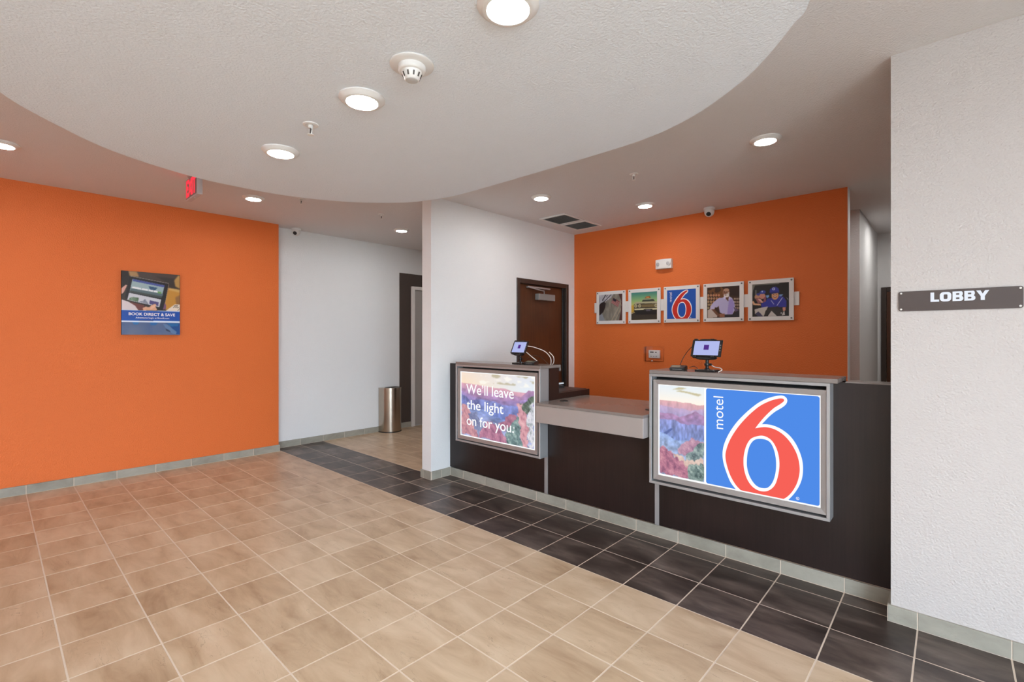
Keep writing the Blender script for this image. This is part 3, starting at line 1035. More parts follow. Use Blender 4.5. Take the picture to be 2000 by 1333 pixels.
def canyon_wide():
    P = Paint(230, 160)
    q = quad((108, 150), (1060, 200), (1058, 1150), (108, 960))
    sky = np.clip(P.U * 1.1, 0, 1)[..., None]
    up = np.clip((P.V - 0.8) / 0.2, 0, 1)[..., None]
    P.a = (np.array((255, 226, 190)) * (1 - sky) + np.array((224, 236, 246)) * sky) / 255
    P.a = P.a * (1 - up * 0.35) + np.array((226, 214, 222)) / 255 * up * 0.35
    cl_ = P.noise(5, 12, 4, 5)
    P.mix(((cl_ > 0.58) & (P.V > 0.86) & (P.U > 0.45)).astype(float), (176, 164, 122), 0.65)
    P.mix(((cl_ < 0.36) & (P.V > 0.84)).astype(float), (255, 252, 240), 0.7)
    P.blur(2)
    fill_below(P, ridge(P, [(0, .835), (.3, .815), (.5, .80), (.64, .80), (.72, .775), (.85, .77), (1, .77)], .012, 2), (222, 160, 178), (186, 140, 190), .16, .10, 3)
    fill_below(P, ridge(P, [(0, .75), (.25, .70), (.5, .72), (.62, .69), (.76, .72), (.84, .70), (.93, .80), (1, .81)], .02, 4), (184, 136, 182), (158, 128, 192), .14, .22, 5)
    fill_below(P, ridge(P, [(0, .70), (.2, .63), (.4, .62), (.6, .62), (.8, .64), (1, .69)], .03, 6), (160, 130, 192), (128, 124, 194), .14, .30, 7)
    fill_below(P, ridge(P, [(0, .66), (.14, .56), (.3, .60), (.5, .60), (.6, .56), (.8, .57), (1, .58)], .03, 8), (120, 132, 202), (98, 124, 200), .2, .34, 9, 22, 14)
    speckle(P, ((P.V < .62) & (P.V > .50) & (P.U < .3)).astype(float), (62, 70, 140), (150, 140, 205), .6, 10)
    fill_below(P, ridge(P, [(0, .5), (.1, .47), (.28, .45), (.4, .44), (.5, .36), (.6, .34), (.7, .36), (1, .4)], .03, 11), (112, 138, 204), (150, 160, 206), .22, .35, 12, 10, 20)
    m = P.poly(q((108, 560), (170, 565), (235, 660), (290, 850), (340, 1000), (108, 960)), (206, 140, 152), 1.0, 0.09); speckle(P, m.astype(float), (150, 92, 120), (240, 180, 180), .75, 13, 46)
    m = P.poly(q((210, 690), (300, 660), (400, 800), (440, 880), (360, 1000), (290, 860)), (118, 130, 176), 1.0, 0.09); speckle(P, m.astype(float), (80, 92, 140), (170, 184, 220), .7, 14)
    m = P.poly(q((340, 1000), (400, 900), (480, 780), (560, 800), (640, 880), (720, 1000), (730, 1090)), (186, 116, 150), 1.0, 0.09); speckle(P, m.astype(float), (128, 74, 112), (226, 160, 180), .75, 15, 46)
    m = P.poly(q((640, 830), (760, 700), (850, 720), (880, 770), (700, 930)), (176, 108, 140), 1.0, 0.09); speckle(P, m.astype(float), (120, 76, 110), (216, 160, 176), .6, 16)
    m = P.poly(q((730, 1090), (720, 960), (790, 800), (880, 720), (900, 820), (890, 1000), (950, 1135)), (104, 140, 142), 1.0, 0.09); speckle(P, m.astype(float), (50, 78, 84), (178, 202, 196), .85, 17, 50)
    m = P.poly(q((880, 560), (940, 540), (975, 700), (990, 900), (985, 1140), (940, 1120), (890, 980), (875, 780)), (222, 156, 168), 1.0, 0.09); speckle(P, m.astype(float), (160, 88, 110), (248, 200, 200), .7, 18, 40)
    m = P.poly(q((900, 560), (1010, 480), (1060, 470), (1060, 530), (985, 690), (945, 660)), (84, 108, 96), 1.0, 0.09); speckle(P, m.astype(float), (36, 56, 50), (160, 180, 160), .8, 19, 50)
    m = P.poly(q((1060, 520), (1010, 590), (975, 760), (985, 900), (1010, 1145), (1060, 1150)), (214, 214, 226), 1.0, 0.09); speckle(P, m.astype(float), (110, 130, 130), (250, 248, 250), .75, 20, 46)
    g = P.a.mean(-1, keepdims=True); P.a = np.clip(P.a * 0.84 + g * 0.16, 0, 1)
    P.blur(1)
    return P


def canyon_tall():
    P = Paint(120, 230)
    q = quad((105, 120), (608, 165), (598, 1235), (95, 1135))
    up = np.clip((P.V - 0.82) / 0.18, 0, 1)[..., None]
    P.a = (np.array((255, 244, 228)) * (1 - up) + np.array((226, 238, 246)) * up) / 255
    for s in (((250, 175), (330, 150), (415, 165), (360, 178)), ((290, 195), (340, 185), (580, 240), (540, 258), (420, 220))):
        P.poly(q(*s), (196, 182, 132), .9)
    P.blur(2)
    fill_below(P, ridge(P, [(0, .835), (.3, .83), (.55, .825), (.7, .83), (.85, .81), (1, .815)], .012, 22), (226, 166, 170), (198, 150, 186), .12, .12, 23)
    fill_below(P, ridge(P, [(0, .78), (.35, .755), (.5, .76), (.7, .74), (.9, .77), (1, .77)], .02, 24), (190, 160, 200), (160, 150, 204), .1, .14, 25)
    fill_below(P, ridge(P, [(0, .69), (.3, .69), (.46, .665), (.56, .68), (.74, .72), (.82, .745), (.9, .72), (1, .70)], .012, 26), (170, 124, 172), (160, 128, 188), .1, .30, 27, 10, 24)
    fill_below(P, ridge(P, [(0, .61), (.35, .63), (.48, .59), (.6, .585), (.8, .60), (1, .60)], .02, 28), (134, 144, 212), (112, 138, 208), .2, .36, 29, 22, 16)
    P.poly(q((105, 700), (230, 620), (260, 625), (150, 715)), (60, 84, 160), .8)
    fill_below(P, ridge(P, [(0, .47), (.15, .46), (.35, .40), (.5, .41), (1, .44)], .02, 30), (132, 160, 214), (150, 172, 216), .15, .35, 31, 12, 22)
    m = P.poly(q((300, 850), (400, 790), (490, 740), (560, 780), (600, 770), (600, 830), (420, 940), (330, 900)), (186, 132, 162), 1.0, 0.09); speckle(P, m.astype(float), (120, 80, 124), (226, 180, 196), .7, 32, 40)
    m = P.poly(q((390, 960), (520, 820), (604, 780), (602, 960), (460, 1010)), (124, 150, 152), 1.0, 0.09); speckle(P, m.astype(float), (58, 80, 90), (190, 206, 200), .85, 33, 44)
    m = P.poly(q((250, 900), (330, 910), (440, 1000), (600, 975), (600, 1060), (420, 1090), (330, 980)), (222, 190, 176), 1.0, 0.09); speckle(P, m.astype(float), (180, 120, 120), (244, 224, 206), .6, 34, 36)
    m = P.poly(q((98, 830), (150, 820), (260, 920), (360, 1000), (430, 1060), (430, 1205), (98, 1138)), (186, 108, 138), 1.0, 0.09); speckle(P, m.astype(float), (122, 64, 104), (226, 160, 170), .8, 35, 44)
    m = P.poly(q((430, 1205), (420, 1090), (480, 1040), (600, 1030), (598, 1235)), (112, 140, 136), 1.0, 0.09); speckle(P, m.astype(float), (44, 74, 78), (190, 208, 198), .9, 36, 44)
    g = P.a.mean(-1, keepdims=True); P.a = np.clip(P.a * 0.84 + g * 0.16, 0, 1)
    P.blur(1)
    return P


# ---- left sign: words over the canyon
lbL = light_box('lit counter sign with white words over a canyon photo', -3.503, XL1, 0.395, 1.130, (-3.477, -2.489, 0.422, 1.097), (-3.446, -2.520, 0.453, 1.066))
prL = canyon_wide().build('canyon_print', (-3.432, -2.532, 0.463, 1.058), planeY(PY), 'print_glow', lbL)
for body, rect in (("We\u2019ll leave", (-3.363, -2.758, 0.858, 0.951)), ('the light', (-3.357, -2.880, 0.686, 0.802)), ('on for you.', (-3.357, -2.758, 0.535, 0.655))):
    for w_ in words_of(text(body, rect, planeY(PY - 0.0008), 0.0006, 0.004), lambda c: c.x, 0.017):
        obj('lettering', w_, 'glow_white', lbL)
obj('lettering', text('®', (-2.768, -2.748, 0.600, 0.620), planeY(PY - 0.0008), 0.0004, 0.0), 'glow_white', lbL)

# ---- the numeral, traced in the square of its blue field
red = [(.668, .95), (.697, .955), (.714, .95), (.716, .931), (.685, .899), (.626, .85), (.558, .77), (.505, .696), (.47, .64), (.523, .657), (.575, .664), (.643, .651), (.71, .612), (.767, .55), (.811, .472), (.835, .397), (.845, .315), (.839, .24), (.819, .161), (.783, .083), (.743, .027), (.713, 0), (.338, 0), (.288, .048), (.24, .129), (.207, .225), (.193, .304), (.197, .366), (.221, .452), (.259, .539), (.316, .637), (.38, .725), (.452, .808), (.523, .874), (.601, .923)]
hole_o = [(.505, .571), (.558, .573), (.609, .545), (.647, .488), (.672, .407), (.679, .312), (.668, .215), (.643, .123), (.601, .064), (.549, .035), (.488, .036), (.434, .069), (.394, .13), (.369, .215), (.363, .304), (.371, .385), (.394, .468), (.434, .534)]
hole_i = [(.505, .541), (.558, .542), (.601, .52), (.63, .462), (.647, .383), (.651, .298), (.643, .219), (.622, .143), (.588, .087), (.549, .066), (.496, .068), (.452, .102), (.416, .164), (.396, .24), (.394, .319), (.403, .4), (.425, .473), (.461, .523)]
white = [(.685, .982), (.726, .974), (.744, .943), (.734, .904), (.701, .868), (.643, .823), (.592, .77), (.558, .727), (.527, .687), (.575, .692), (.626, .687), (.693, .662), (.759, .614), (.807, .551), (.843, .473), (.865, .393), (.871, .311), (.863, .226), (.839, .147), (.799, .068), (.753, 0), (.294, 0), (.280, .012), (.24, .063), (.202, .152), (.175, .239), (.164, .319), (.171, .403), (.197, .489), (.24, .582), (.297, .675), (.362, .758), (.434, .836), (.514, .907), (.601, .956)]


def numeral(parent, rect, fx, mats, motel_rect=(.075, .172, .59, .925), step=0.0006):
    x0, x1, y0, y1 = rect
    S = lambda pts: [(x0 + u * (x1 - x0), y0 + v * (y1 - y0)) for u, v in pts]
    up = lambda k: (lambda c: fx(Vector((c[0], c[1], c[2] + k * step))))
    obj('numeral_outline', shape([S(loop2(white, (8, 20, 21))), S(loop2(hole_i))], up(1), 0.0003), mats[0], parent)
    obj('numeral', shape([S(loop2(red, (8, 21, 22))), S(loop2(hole_o))], up(2), 0.0003), mats[1], parent)
    a, b, c, d = motel_rect
    # word reading upwards: text x -> field v, text y -> field -u
    w, h = (d - c) * (y1 - y0), (b - a) * (x1 - x0)
    ox, oy = x0 + b * (x1 - x0), y0 + c * (y1 - y0)
    obj('lettering', text('motel', (0, w, 0, h), lambda q: fx(Vector((ox - q[1], oy + q[0], q[2] + step))), 0.0003, -0.004), mats[0], parent)
    cx, cy, r = x0 + .828 * (x1 - x0), y0 + .031 * (y1 - y0), 0.0135 * (x1 - x0)
    cir = lambda R: [(cx + R * math.cos(t), cy + R * math.sin(t)) for t in np.linspace(0, 2 * PI, 24, endpoint=False)]
    obj('registered_mark', shape([cir(r), cir(r * 0.78)], up(1), 0.0003), mats[0], parent)
    obj('registered_mark', text('R', (cx - r * .4, cx + r * .42, cy - r * .48, cy + r * .48), up(1), 0.0003, 0.0), mats[0], parent)


def rounded(x0, x1, y0, y1, r, n=6):
    out = []
    for cx, cy, a in ((x1 - r, y0 + r, -PI / 2), (x1 - r, y1 - r, 0), (x0 + r, y1 - r, PI / 2), (x0 + r, y0 + r, PI)):
        for k in range(n + 1):
            t = a + PI / 2 * k / n
            out.append((cx + r * math.cos(t), cy + r * math.sin(t)))
    return out


lbR = light_box('lit counter sign with a canyon strip and a large red numeral on blue', XR0, XR1, 0.400, 1.143, (-1.478, -0.487, 0.431, 1.105), (-1.447, -0.518, 0.458, 1.079))
canyon_tall().build('canyon_print', (-1.438, -1.142, 0.474, 1.069), planeY(PY), 'print_glow', lbR)
BR = (-1.130, -0.523, 0.4705, 1.069)
obj('blue_field', shape([rounded(*BR, 0.012)], planeY(PY), 0.0004), 'glow_blue', lbR)
numeral(lbR, BR, planeY(PY), ('glow_white', 'glow_red'))


# ================================================================== things on the counter
def make_tablet(x, y, z, label, yaw, tilt, stem_h, side):
    """small tablet in a clamp holder on a pedestal; local frame, screen towards -y"""
    r = thing('tablet_stand', (x, y, z), label, 'tablet', 'check-in tablets on the counter', yaw)
    bm = B(-0.065, 0.065, -0.045, 0.045, 0.0, 0.012, 0.004, 2); obj('base_plate', bm, 'black', r, local=True)
    for k, (px, py) in enumerate(((-0.05, -0.03), (0.05, -0.03), (0.02, -0.035))):
        bm = bmesh.new(); lathe(bm, [(0.006, 0.011), (0.006, 0.0135), (0.003, 0.0145)], 12, (px, py, 0)); obj('screw', bm, 'alu', r, smooth=True, local=True)
    bm = bmesh.new()
    lathe(bm, [(0.02, 0.011), (0.017, 0.018), (0.010, 0.022), (0.010, 0.035), (0.015, 0.038), (0.017, 0.046), (0.015, 0.054), (0.010, 0.057), (0.0095, stem_h)], 20)
    obj('stem', bm, 'black', r, smooth=True, local=True)
    bm = bmesh.new(); lathe(bm, [(0.007, 0.012), (0.008, 0.02), (0.006, 0.03)], 12, (0, 0, 0.046), 'x'); obj('clamp_knob', bm, 'black', r, smooth=True, local=True)
    R = Matrix.Translation((0, -0.01, stem_h + 0.055)) @ Matrix.Rotation(-tilt, 4, 'X')
    w, h = 0.096, 0.058

    def part(name, bm, mat, parent=r, smooth=False):
        bmesh.ops.transform(bm, matrix=R, verts=bm.verts)
        return obj(name, bm, mat, parent, smooth, local=True)
    bm = bmesh.new()
    prism(bm, loop2([(-0.07, -0.062), (0, -0.074), (0.07, -0.062), (0.03, 0), (0.06, 0.06), (0, 0.069), (-0.06, 0.06), (-0.03, 0)], (), 4), 'y', 0.008, 0.018)
    hold = part('holder', bm, 'black')
    for sx, sz in ((-0.07, -1), (0.045, -1), (-0.075, 1), (0.03, 1)):
        part('holder_claw', B(sx - 0.012, sx + 0.012, -0.008, 0.016, sz * h - 0.008, sz * h + 0.008, 0.003, 2), 'black', hold)
    tb = part('tablet_body', B(-w, w, -0.004, 0.006, -h, h, 0.003, 2), 'black')
    part('screen', B(-w + 0.017, w - 0.017, -0.0055, -0.0035, -h + 0.009, h - 0.009), 'screen', tb)
    part('screen_logo', B(-0.016, 0.016, -0.0062, -0.0050, -0.012, 0.022), 'screen_logo', tb)
    for k in range(3):
        part('button', B(w - 0.012, w - 0.006, -0.0058, -0.004, -0.02 + 0.018 * k, -0.012 + 0.018 * k), 'grey_plastic', tb)
    return r


ZL, ZR = 1.155, 1.168
tL = make_tablet(-2.79, 3.20, ZL, 'black tablet stand on the left counter top before the brown door', -0.12, 0.42, 0.092, -1)
tR = make_tablet(-1.165, 3.19, ZR, 'black tablet stand on the right counter top before the orange wall', 0.0, 0.40, 0.096, 1)


def make_reader(x, y, z, label, yaw):
    r = thing('card_reader', (x, y, z), label, 'card reader', 'card readers beside the tablets', yaw)
    bm = bmesh.new()
    prism(bm, [(-0.045, 0.0), (0.05, 0.0), (0.05, 0.030), (0.02, 0.034), (-0.045, 0.018)], 'x', -0.05, 0.05)
    bmesh.ops.bevel(bm, geom=list(bm.edges), offset=0.004, segments=2, affect='EDGES')
    obj('body', bm, 'black', r, local=True, smooth=True)
    bm = B(-0.04, 0.012, -0.028, 0.014, 0, 0.002)
    bmesh.ops.transform(bm, matrix=Matrix.Translation((0, 0, 0.0275)) @ Matrix.Rotation(0.24, 4, 'X'), verts=bm.verts)
    obj('keypad', bm, 'reader_top', r, local=True)
    obj('card_slot', B(-0.03, 0.03, -0.047, -0.044, 0.008, 0.011), 'grey_plastic', r, local=True)
    return r


make_reader(-2.645, 3.175, ZL, 'small black card reader beside the left tablet', 0.25)
make_reader(-1.35, 3.175, ZR, 'small black card reader beside the right tablet', 0.2)


def cord(name, pts, r, mat, label):
    bm = bmesh.new(); tube(bm, crv(pts, 8), r, 8)
    return tag(obj(name, bm, mat, smooth=True), label, 'cord', 'tablet and reader cords')


cord('power_cord', [(-2.69, 3.185, 1.315), (-2.62, 3.19, 1.305), (-2.53, 3.22, 1.27), (-2.485, 3.24, 1.215), (-2.49, 3.25, ZL + 0.004)], 0.0035, 'cord_white', 'thin white cord arching from the left tablet to the counter top')
cord('power_cord', [(-2.50, 3.24, 1.265), (-2.455, 3.24, 1.225), (-2.46, 3.25, 1.18), (-2.49, 3.27, ZL + 0.004)], 0.0035, 'cord_white', 'second pale cord loop at the end of the left counter top')
cord('power_cord', [(-2.73, 3.21, 1.262), (-2.69, 3.23, 1.225), (-2.64, 3.25, 1.185)], 0.0035, 'cord_white', 'short straight white cord from the left tablet down to its card reader')
cord('reader_cord', [(-2.76, 3.25, 1.20), (-2.70, 3.28, 1.23), (-2.63, 3.29, 1.215), (-2.56, 3.28, 1.175), (-2.53, 3.27, ZL + 0.004)], 0.002, 'cord_black', 'thin dark cord arching behind the left card reader')
cord('reader_cord', [(-1.365, 3.235, 1.198), (-1.345, 3.25, 1.255), (-1.305, 3.25, 1.31), (-1.255, 3.22, 1.342)], 0.0025, 'cord_black', 'thin dark cord curving up from the right card reader to its tablet')
cord('power_cord', [(-1.15, 3.21, 1.212), (-1.12, 3.20, 1.198), (-1.085, 3.19, 1.194), (-1.067, 3.175, 1.183), (-1.078, 3.145, ZR + 0.003)], 0.003, 'cord_white', 'short white cord looping at the base of the right tablet stand')
cord('reader_cord', [(-1.29, 3.21, 1.188), (-1.26, 3.22, 1.196), (-1.235, 3.21, 1.183)], 0.002, 'cord_black', 'short black cord between the right card reader and tablet stand')

st = thing('stapler', (-2.74, 3.68, 0.9155), 'small black and silver stapler on the dark ledge below the brown door', 'stapler', rotz=0.7)
obj('base', B(-0.065, 0.065, -0.016, 0.016, 0, 0.008, 0.003, 2), 'black', st, local=True)
bm = B(-0.065, 0.06, -0.013, 0.013, -0.009, 0.009, 0.004, 2)
bmesh.ops.transform(bm, matrix=Matrix.Translation((0, 0, 0.034)) @ Matrix.Rotation(-0.12, 4, 'Y'), verts=bm.verts); obj('arm', bm, 'alu', st, local=True)
obj('hinge', B(-0.066, -0.045, -0.014, 0.014, 0.006, 0.03, 0.003), 'black', st, local=True)
obj('magazine', B(-0.06, 0.058, -0.009, 0.009, 0.013, 0.021, 0.002), 'black', st, local=True)

# ================================================================== hallway bin
bc = (XH + 0.016, 4.055)
bn = thing('trash_bin', (bc[0] + 0.09, bc[1], 0), 'tall half-round brushed steel trash bin against the hallway wall', 'bin')


def dshape(a, d, k=0.0, n=28):
    pts = [(bc[0], bc[1] - a - k), ]
    for t in np.linspace(-PI / 2, PI / 2, n):
        pts.append((bc[0] + 0.03 + (d - 0.03 + k) * math.cos(t), bc[1] + (a + k) * math.sin(t)))
    pts.append((bc[0], bc[1] + a + k))
    return pts


A_, D_ = 0.166, 0.215
obj('body', prism(bmesh.new(), dshape(A_, D_), 'z', 0.012, 0.63), 'steel', bn, smooth=True)
obj('base_ring', prism(bmesh.new(), dshape(A_, D_, 0.004), 'z', 0.0, 0.013), 'black', bn, smooth=True)
obj('lid', prism(bmesh.new(), dshape(A_, D_, 0.002), 'z', 0.63, 0.652), 'steel', bn, smooth=True)
obj('opening', B(bc[0] + 0.04, bc[0] + 0.16, bc[1] - 0.09, bc[1] + 0.09, 0.652, 0.654), 'black_gap', bn)

# ================================================================== signs and pictures
# ---- LOBBY plate
lo = thing('lobby_sign', (0.02, YL, 1.516), 'dark brown rectangular plate reading LOBBY on the white wall', 'sign')
LX0, LX1, LZ0, LZ1 = -0.186, 0.2265, 1.5165, 1.611
obj('plate', shape([rounded(LX0, LX1, LZ0, LZ1, 0.009)], planeY(YL - 0.004), 0.006), 'sign_brown', lo)
for sx in (LX0 + 0.009, LX1 - 0.009):
    for sz in (LZ0 + 0.009, LZ1 - 0.009):
        bm = bmesh.new(); lathe(bm, [(0.0045, -0.0065), (0.0045, -0.009), (0.003, -0.0105)], 16, (sx, YL, sz), 'y'); obj('screw', bm, 'white_plastic', lo, smooth=True)
lz0, lz1 = 1.5565, 1.600
hh = lz1 - lz0


def glyph(loops, name='letter'):
    obj(name, shape(loops, planeY(YL - 0.0085), 0.003), 'sign_letter', lo)


w0 = -0.0705
L_ = lambda x, s: x + s * 0.0
glyph([[(w0, lz0), (w0 + .030, lz0), (w0 + .030, lz0 + .010), (w0 + .013, lz0 + .010), (w0 + .013, lz1), (w0, lz1)]])
ox = w0 + 0.0325
glyph([rounded(ox, ox + .039, lz0, lz1, .014), rounded(ox + .013, ox + .026, lz0 + .011, lz1 - .011, .004)])
for ox in (w0 + 0.0755, w0 + 0.1145):
    outer = [(ox, lz0), (ox + .026, lz0)] + [(ox + .026 + .010 * math.sin(t), lz0 + .0115 - .0115 * math.cos(t)) for t in np.linspace(.3, PI - .5, 8)] + \
            [(ox + .0285 + .0055 * math.sin(t), lz1 - .0105 - .0105 * math.cos(t)) for t in np.linspace(.5, PI - .1, 8)] + [(ox + .026, lz1), (ox, lz1)]
    glyph([outer, rounded(ox + .0115, ox + .023, lz0 + .0085, lz0 + .0165, .002), rounded(ox + .0115, ox + .0225, lz1 - .0155, lz1 - .008, .002)])
ox = w0 + 0.1535
glyph([[(ox - .001, lz1), (ox + .013, lz1), (ox + .0195, lz1 - .015), (ox + .0275, lz1), (ox + .0405, lz1), (ox + .0265, lz0 + .018), (ox + .0265, lz0), (ox + .0135, lz0), (ox + .0135, lz0 + .018)]])
bm = bmesh.new()
for k, (dx, dz) in enumerate(((0, 0), (0, 2), (0, 1), (3, 2), (3, 0), (4, 1), (7, 0), (7, 2), (10, 0), (10, 2), (10, 1), (13, 2), (14, 1), (13, 0))):
    lathe(bm, [(0.0009, 0), (0.0006, -0.0007)], 8, (0.0 + dx * 0.0023, YL - 0.007, 1.535 + dz * 0.0023), 'y')
obj('braille_dots', bm, 'sign_brown', lo)

# ---- five square panels on the orange wall
KB = (YB - 0.03) / 5.361
fX = lambda x: x * KB
fZ = lambda z: 1.39 + (z - 1.39) * KB
rail = tag(obj('mounting_rail', B(fX(-3.406), fX(-1.082), YB - 0.016, YB - 0.002, fZ(1.706), fZ(1.84), 0.002), 'panel_white'), 'white mounting rail running behind the five square wall panels', 'rail')
PS = 0.4165 * KB / 2
PZ = fZ(1.770)
FY = YB - 0.028


def wall_panel(cx, label):
    r = thing('picture_panel', (cx, YB - 0.02, PZ - PS), label, 'picture', 'square picture panels on the orange wall')
    obj('panel', B(cx - PS, cx + PS, FY, YB - 0.0165, PZ - PS, PZ + PS, 0.002), 'panel_white', r)
    for sx in (-1, 1):
        for sz in (-1, 1):
            bm = bmesh.new(); lathe(bm, [(0.0085, 0.0005), (0.0085, -0.004), (0.006, -0.006)], 16, (cx + sx * (PS - 0.02), FY, PZ + sz * (PS - 0.02)), 'y')
            obj('standoff_screw', bm, 'screw', r, smooth=True)
    s = PS * 0.80
    return r, (cx - s, cx + s, PZ - s, PZ + s)


def pic_astronaut():
    P = Paint(110, 120, (128, 120, 112))
    q = quad((183, 512), (725, 480), (722, 1105), (183, 1122))
    P.poly(q((183, 512), (520, 490), (480, 570), (270, 700), (183, 760)), (176, 170, 176))
    P.poly(q((520, 490), (650, 484), (700, 640), (690, 880), (640, 1110), (480, 1112), (330, 1117), (240, 950), (330, 800), (420, 660)), (132, 124, 112))
    P.poly(q((640, 484), (725, 478), (722, 1107), (650, 1108), (690, 900), (700, 650)), (74, 34, 30))
    P.shade(P.noise(14, 4, 4, 41), 0.55)
    for a, b, w in (((350, 500), (260, 640), .035), ((470, 500), (290, 680), .03), ((400, 505), (350, 560), .02)):
        A, Bq = q(a, b); P.line(A, Bq, w, (52, 48, 54))
    P.poly(q((190, 740), (240, 690), (300, 672), (345, 700), (330, 800), (290, 900), (215, 980), (186, 990)), (40, 26, 24))
    P.poly(q((190, 1000), (250, 940), (330, 1117), (186, 1121)), (148, 152, 162), .8)
    for a, b in (((640, 800), (480, 1110)), ((690, 830), (560, 1110)), ((660, 650), (700, 760))):
        A, Bq = q(a, b); P.line(A, Bq, .028, (188, 166, 140), .8)
    P.poly(q((520, 575), (672, 668), (628, 795), (468, 695)), (128, 62, 62))
    for k in range(4):
        t = (k + .5) / 4.3
        A, Bq = q((515 - 48 * t, 590 + 110 * t), (668 - 42 * t, 690 + 112 * t)); P.line(A, Bq, .022, (196, 152, 146), .85)
    P.poly(q((522, 580), (592, 625), (572, 672), (505, 635)), (34, 26, 44))
    P.blur(1)
    return P


def pic_car():
    P = Paint(120, 120)
    q = quad((945, 462), (1548, 428), (1538, 1078), (935, 1100))
    v = P.V[..., None]
    P.a = np.where(v > .7, (np.array((58, 128, 122)) * (v - .7) / .3 + np.array((150, 184, 118)) * (1 - v) / .3), np.array((150, 184, 118)) * np.clip((v - .45) / .25, 0, 1) + np.array((232, 206, 96)) * (1 - np.clip((v - .45) / .25, 0, 1))) / 255
    P.poly(q((935, 780), (1010, 770), (1540, 790), (1538, 1078), (935, 1100)), (52, 42, 32))
    P.poly(q((935, 760), (1000, 750), (1010, 900), (935, 940)), (206, 164, 52))
    A, Bq = q((940, 950), (1030, 912)); P.line(A, Bq, .02, (236, 210, 150))
    P.poly(q((1000, 860), (1540, 850), (1540, 960), (1050, 970)), (18, 14, 14))
    P.poly(q((1185, 690), (1210, 615), (1460, 600), (1510, 680)), (96, 92, 72)); P.poly(q((1200, 660), (1222, 622), (1450, 610), (1480, 655)), (52, 60, 48))
    P.poly(q((1195, 612), (1470, 596), (1468, 606), (1200, 622)), (190, 180, 150))
    P.poly(q((1255, 600), (1270, 575), (1300, 540), (1385, 535), (1400, 590)), (150, 92, 44)); P.poly(q((1290, 575), (1300, 555), (1360, 555), (1365, 580)), (222, 150, 80))
    P.poly(q((1010, 700), (1060, 675), (1540, 655), (1545, 705), (1030, 735)), (176, 168, 134))
    P.poly(q((1000, 735), (1100, 712), (1545, 705), (1542, 820), (1005, 825)), (66, 56, 38))
    P.poly(q((1190, 735), (1480, 725), (1480, 790), (1190, 795)), (120, 100, 60))
    for c in ((1048, 768), (1140, 765), (1520, 755)):
        (cc,) = q(c); P.ell(cc, .062, .062, (206, 196, 160)); P.ell(cc, .042, .042, (150, 138, 100))
    P.poly(q((1010, 830), (1542, 815), (1540, 850), (1020, 868)), (206, 196, 158))
    P.poly(q((1235, 840), (1440, 835), (1435, 880), (1245, 885)), (40, 36, 40)); P.poly(q((1290, 850), (1390, 848), (1388, 885), (1292, 888)), (86, 82, 94))
    P.blur(1)
    return P


def pic_man():
    P = Paint(130, 130, (58, 34, 20))
    q = quad((1070, 203), (1815, 155), (1812, 880), (1068, 900))
    n = P.noise(8, 8, 3, 51)
    P.mix((n > .55) & (P.V > .35) & (P.U < .65), (150, 96, 46), .6)
    P.poly(q((1400, 180), (1815, 155), (1815, 400), (1600, 380)), (40, 22, 14), .8)
    for i in range(5):
        for j in range(5):
            if i > 1 and j > 3: continue
            (c,) = q((1100 + 62 * i + 10 * (j % 2), 380 + 72 * j)); P.ell(c, .034, .042, (214 - 10 * j, 160 - 6 * i, 120 - 6 * i), .85)
    for i in range(4):
        for j in range(4):
            (c,) = q((1700 + 34 * i, 460 + 70 * j)); P.ell(c, .014, .034, (232, 206, 186), .8)
    P.poly(q((1085, 720), (1150, 690), (1300, 780), (1310, 885), (1085, 898)), (196, 178, 166))
    P.poly(q((1440, 430), (1490, 395), (1580, 400), (1650, 440), (1700, 540), (1720, 700), (1650, 830), (1480, 830), (1370, 770), (1340, 620), (1300, 660), (1150, 640), (1210, 550), (1330, 450)), (186, 176, 212))
    P.poly(q((1150, 620), (1260, 660), (1240, 700), (1140, 705)), (196, 186, 216))
    P.poly(q((1580, 470), (1660, 470), (1700, 580), (1660, 800), (1540, 815)), (152, 132, 200), .8)
    P.poly(q((1170, 700), (1240, 695), (1340, 800), (1480, 830), (1470, 885), (1360, 885), (1290, 830)), (112, 70, 48))
    P.poly(q((1360, 800), (1480, 800), (1490, 880), (1370, 886)), (150, 96, 70))
    P.poly(q((1480, 822), (1660, 815), (1812, 700), (1812, 880), (1480, 886)), (40, 36, 44))
    P.poly(q((1680, 640), (1760, 700), (1800, 720), (1720, 760)), (96, 80, 110))
    P.poly(q((1490, 395), (1570, 400), (1580, 470), (1560, 520), (1500, 450)), (104, 62, 44))
    (c,) = q((1512, 315)); P.ell(c, .105, .135, (148, 100, 76))
    (c,) = q((1520, 258)); P.ell(c, .085, .055, (186, 144, 118))
    (c,) = q((1520, 385)); P.ell(c, .085, .06, (224, 214, 206)); (c,) = q((1505, 372)); P.ell(c, .035, .012, (130, 70, 62))
    (c,) = q((1565, 350)); P.ell(c, .028, .06, (214, 204, 198), .8)
    for e in ((1480, 300), (1530, 300)):
        (c,) = q(e); P.ell(c, .022, .014, (50, 28, 22))
    (c,) = q((1500, 335)); P.ell(c, .018, .028, (124, 80, 60))
    (c,) = q((1590, 320)); P.ell(c, .016, .03, (140, 92, 70))
    P.poly(q((1440, 435), (1490, 395), (1510, 450), (1470, 470)), (214, 206, 232)); P.poly(q((1580, 405), (1620, 430), (1580, 500), (1565, 480)), (206, 196, 228))
    P.blur(1)
    return P


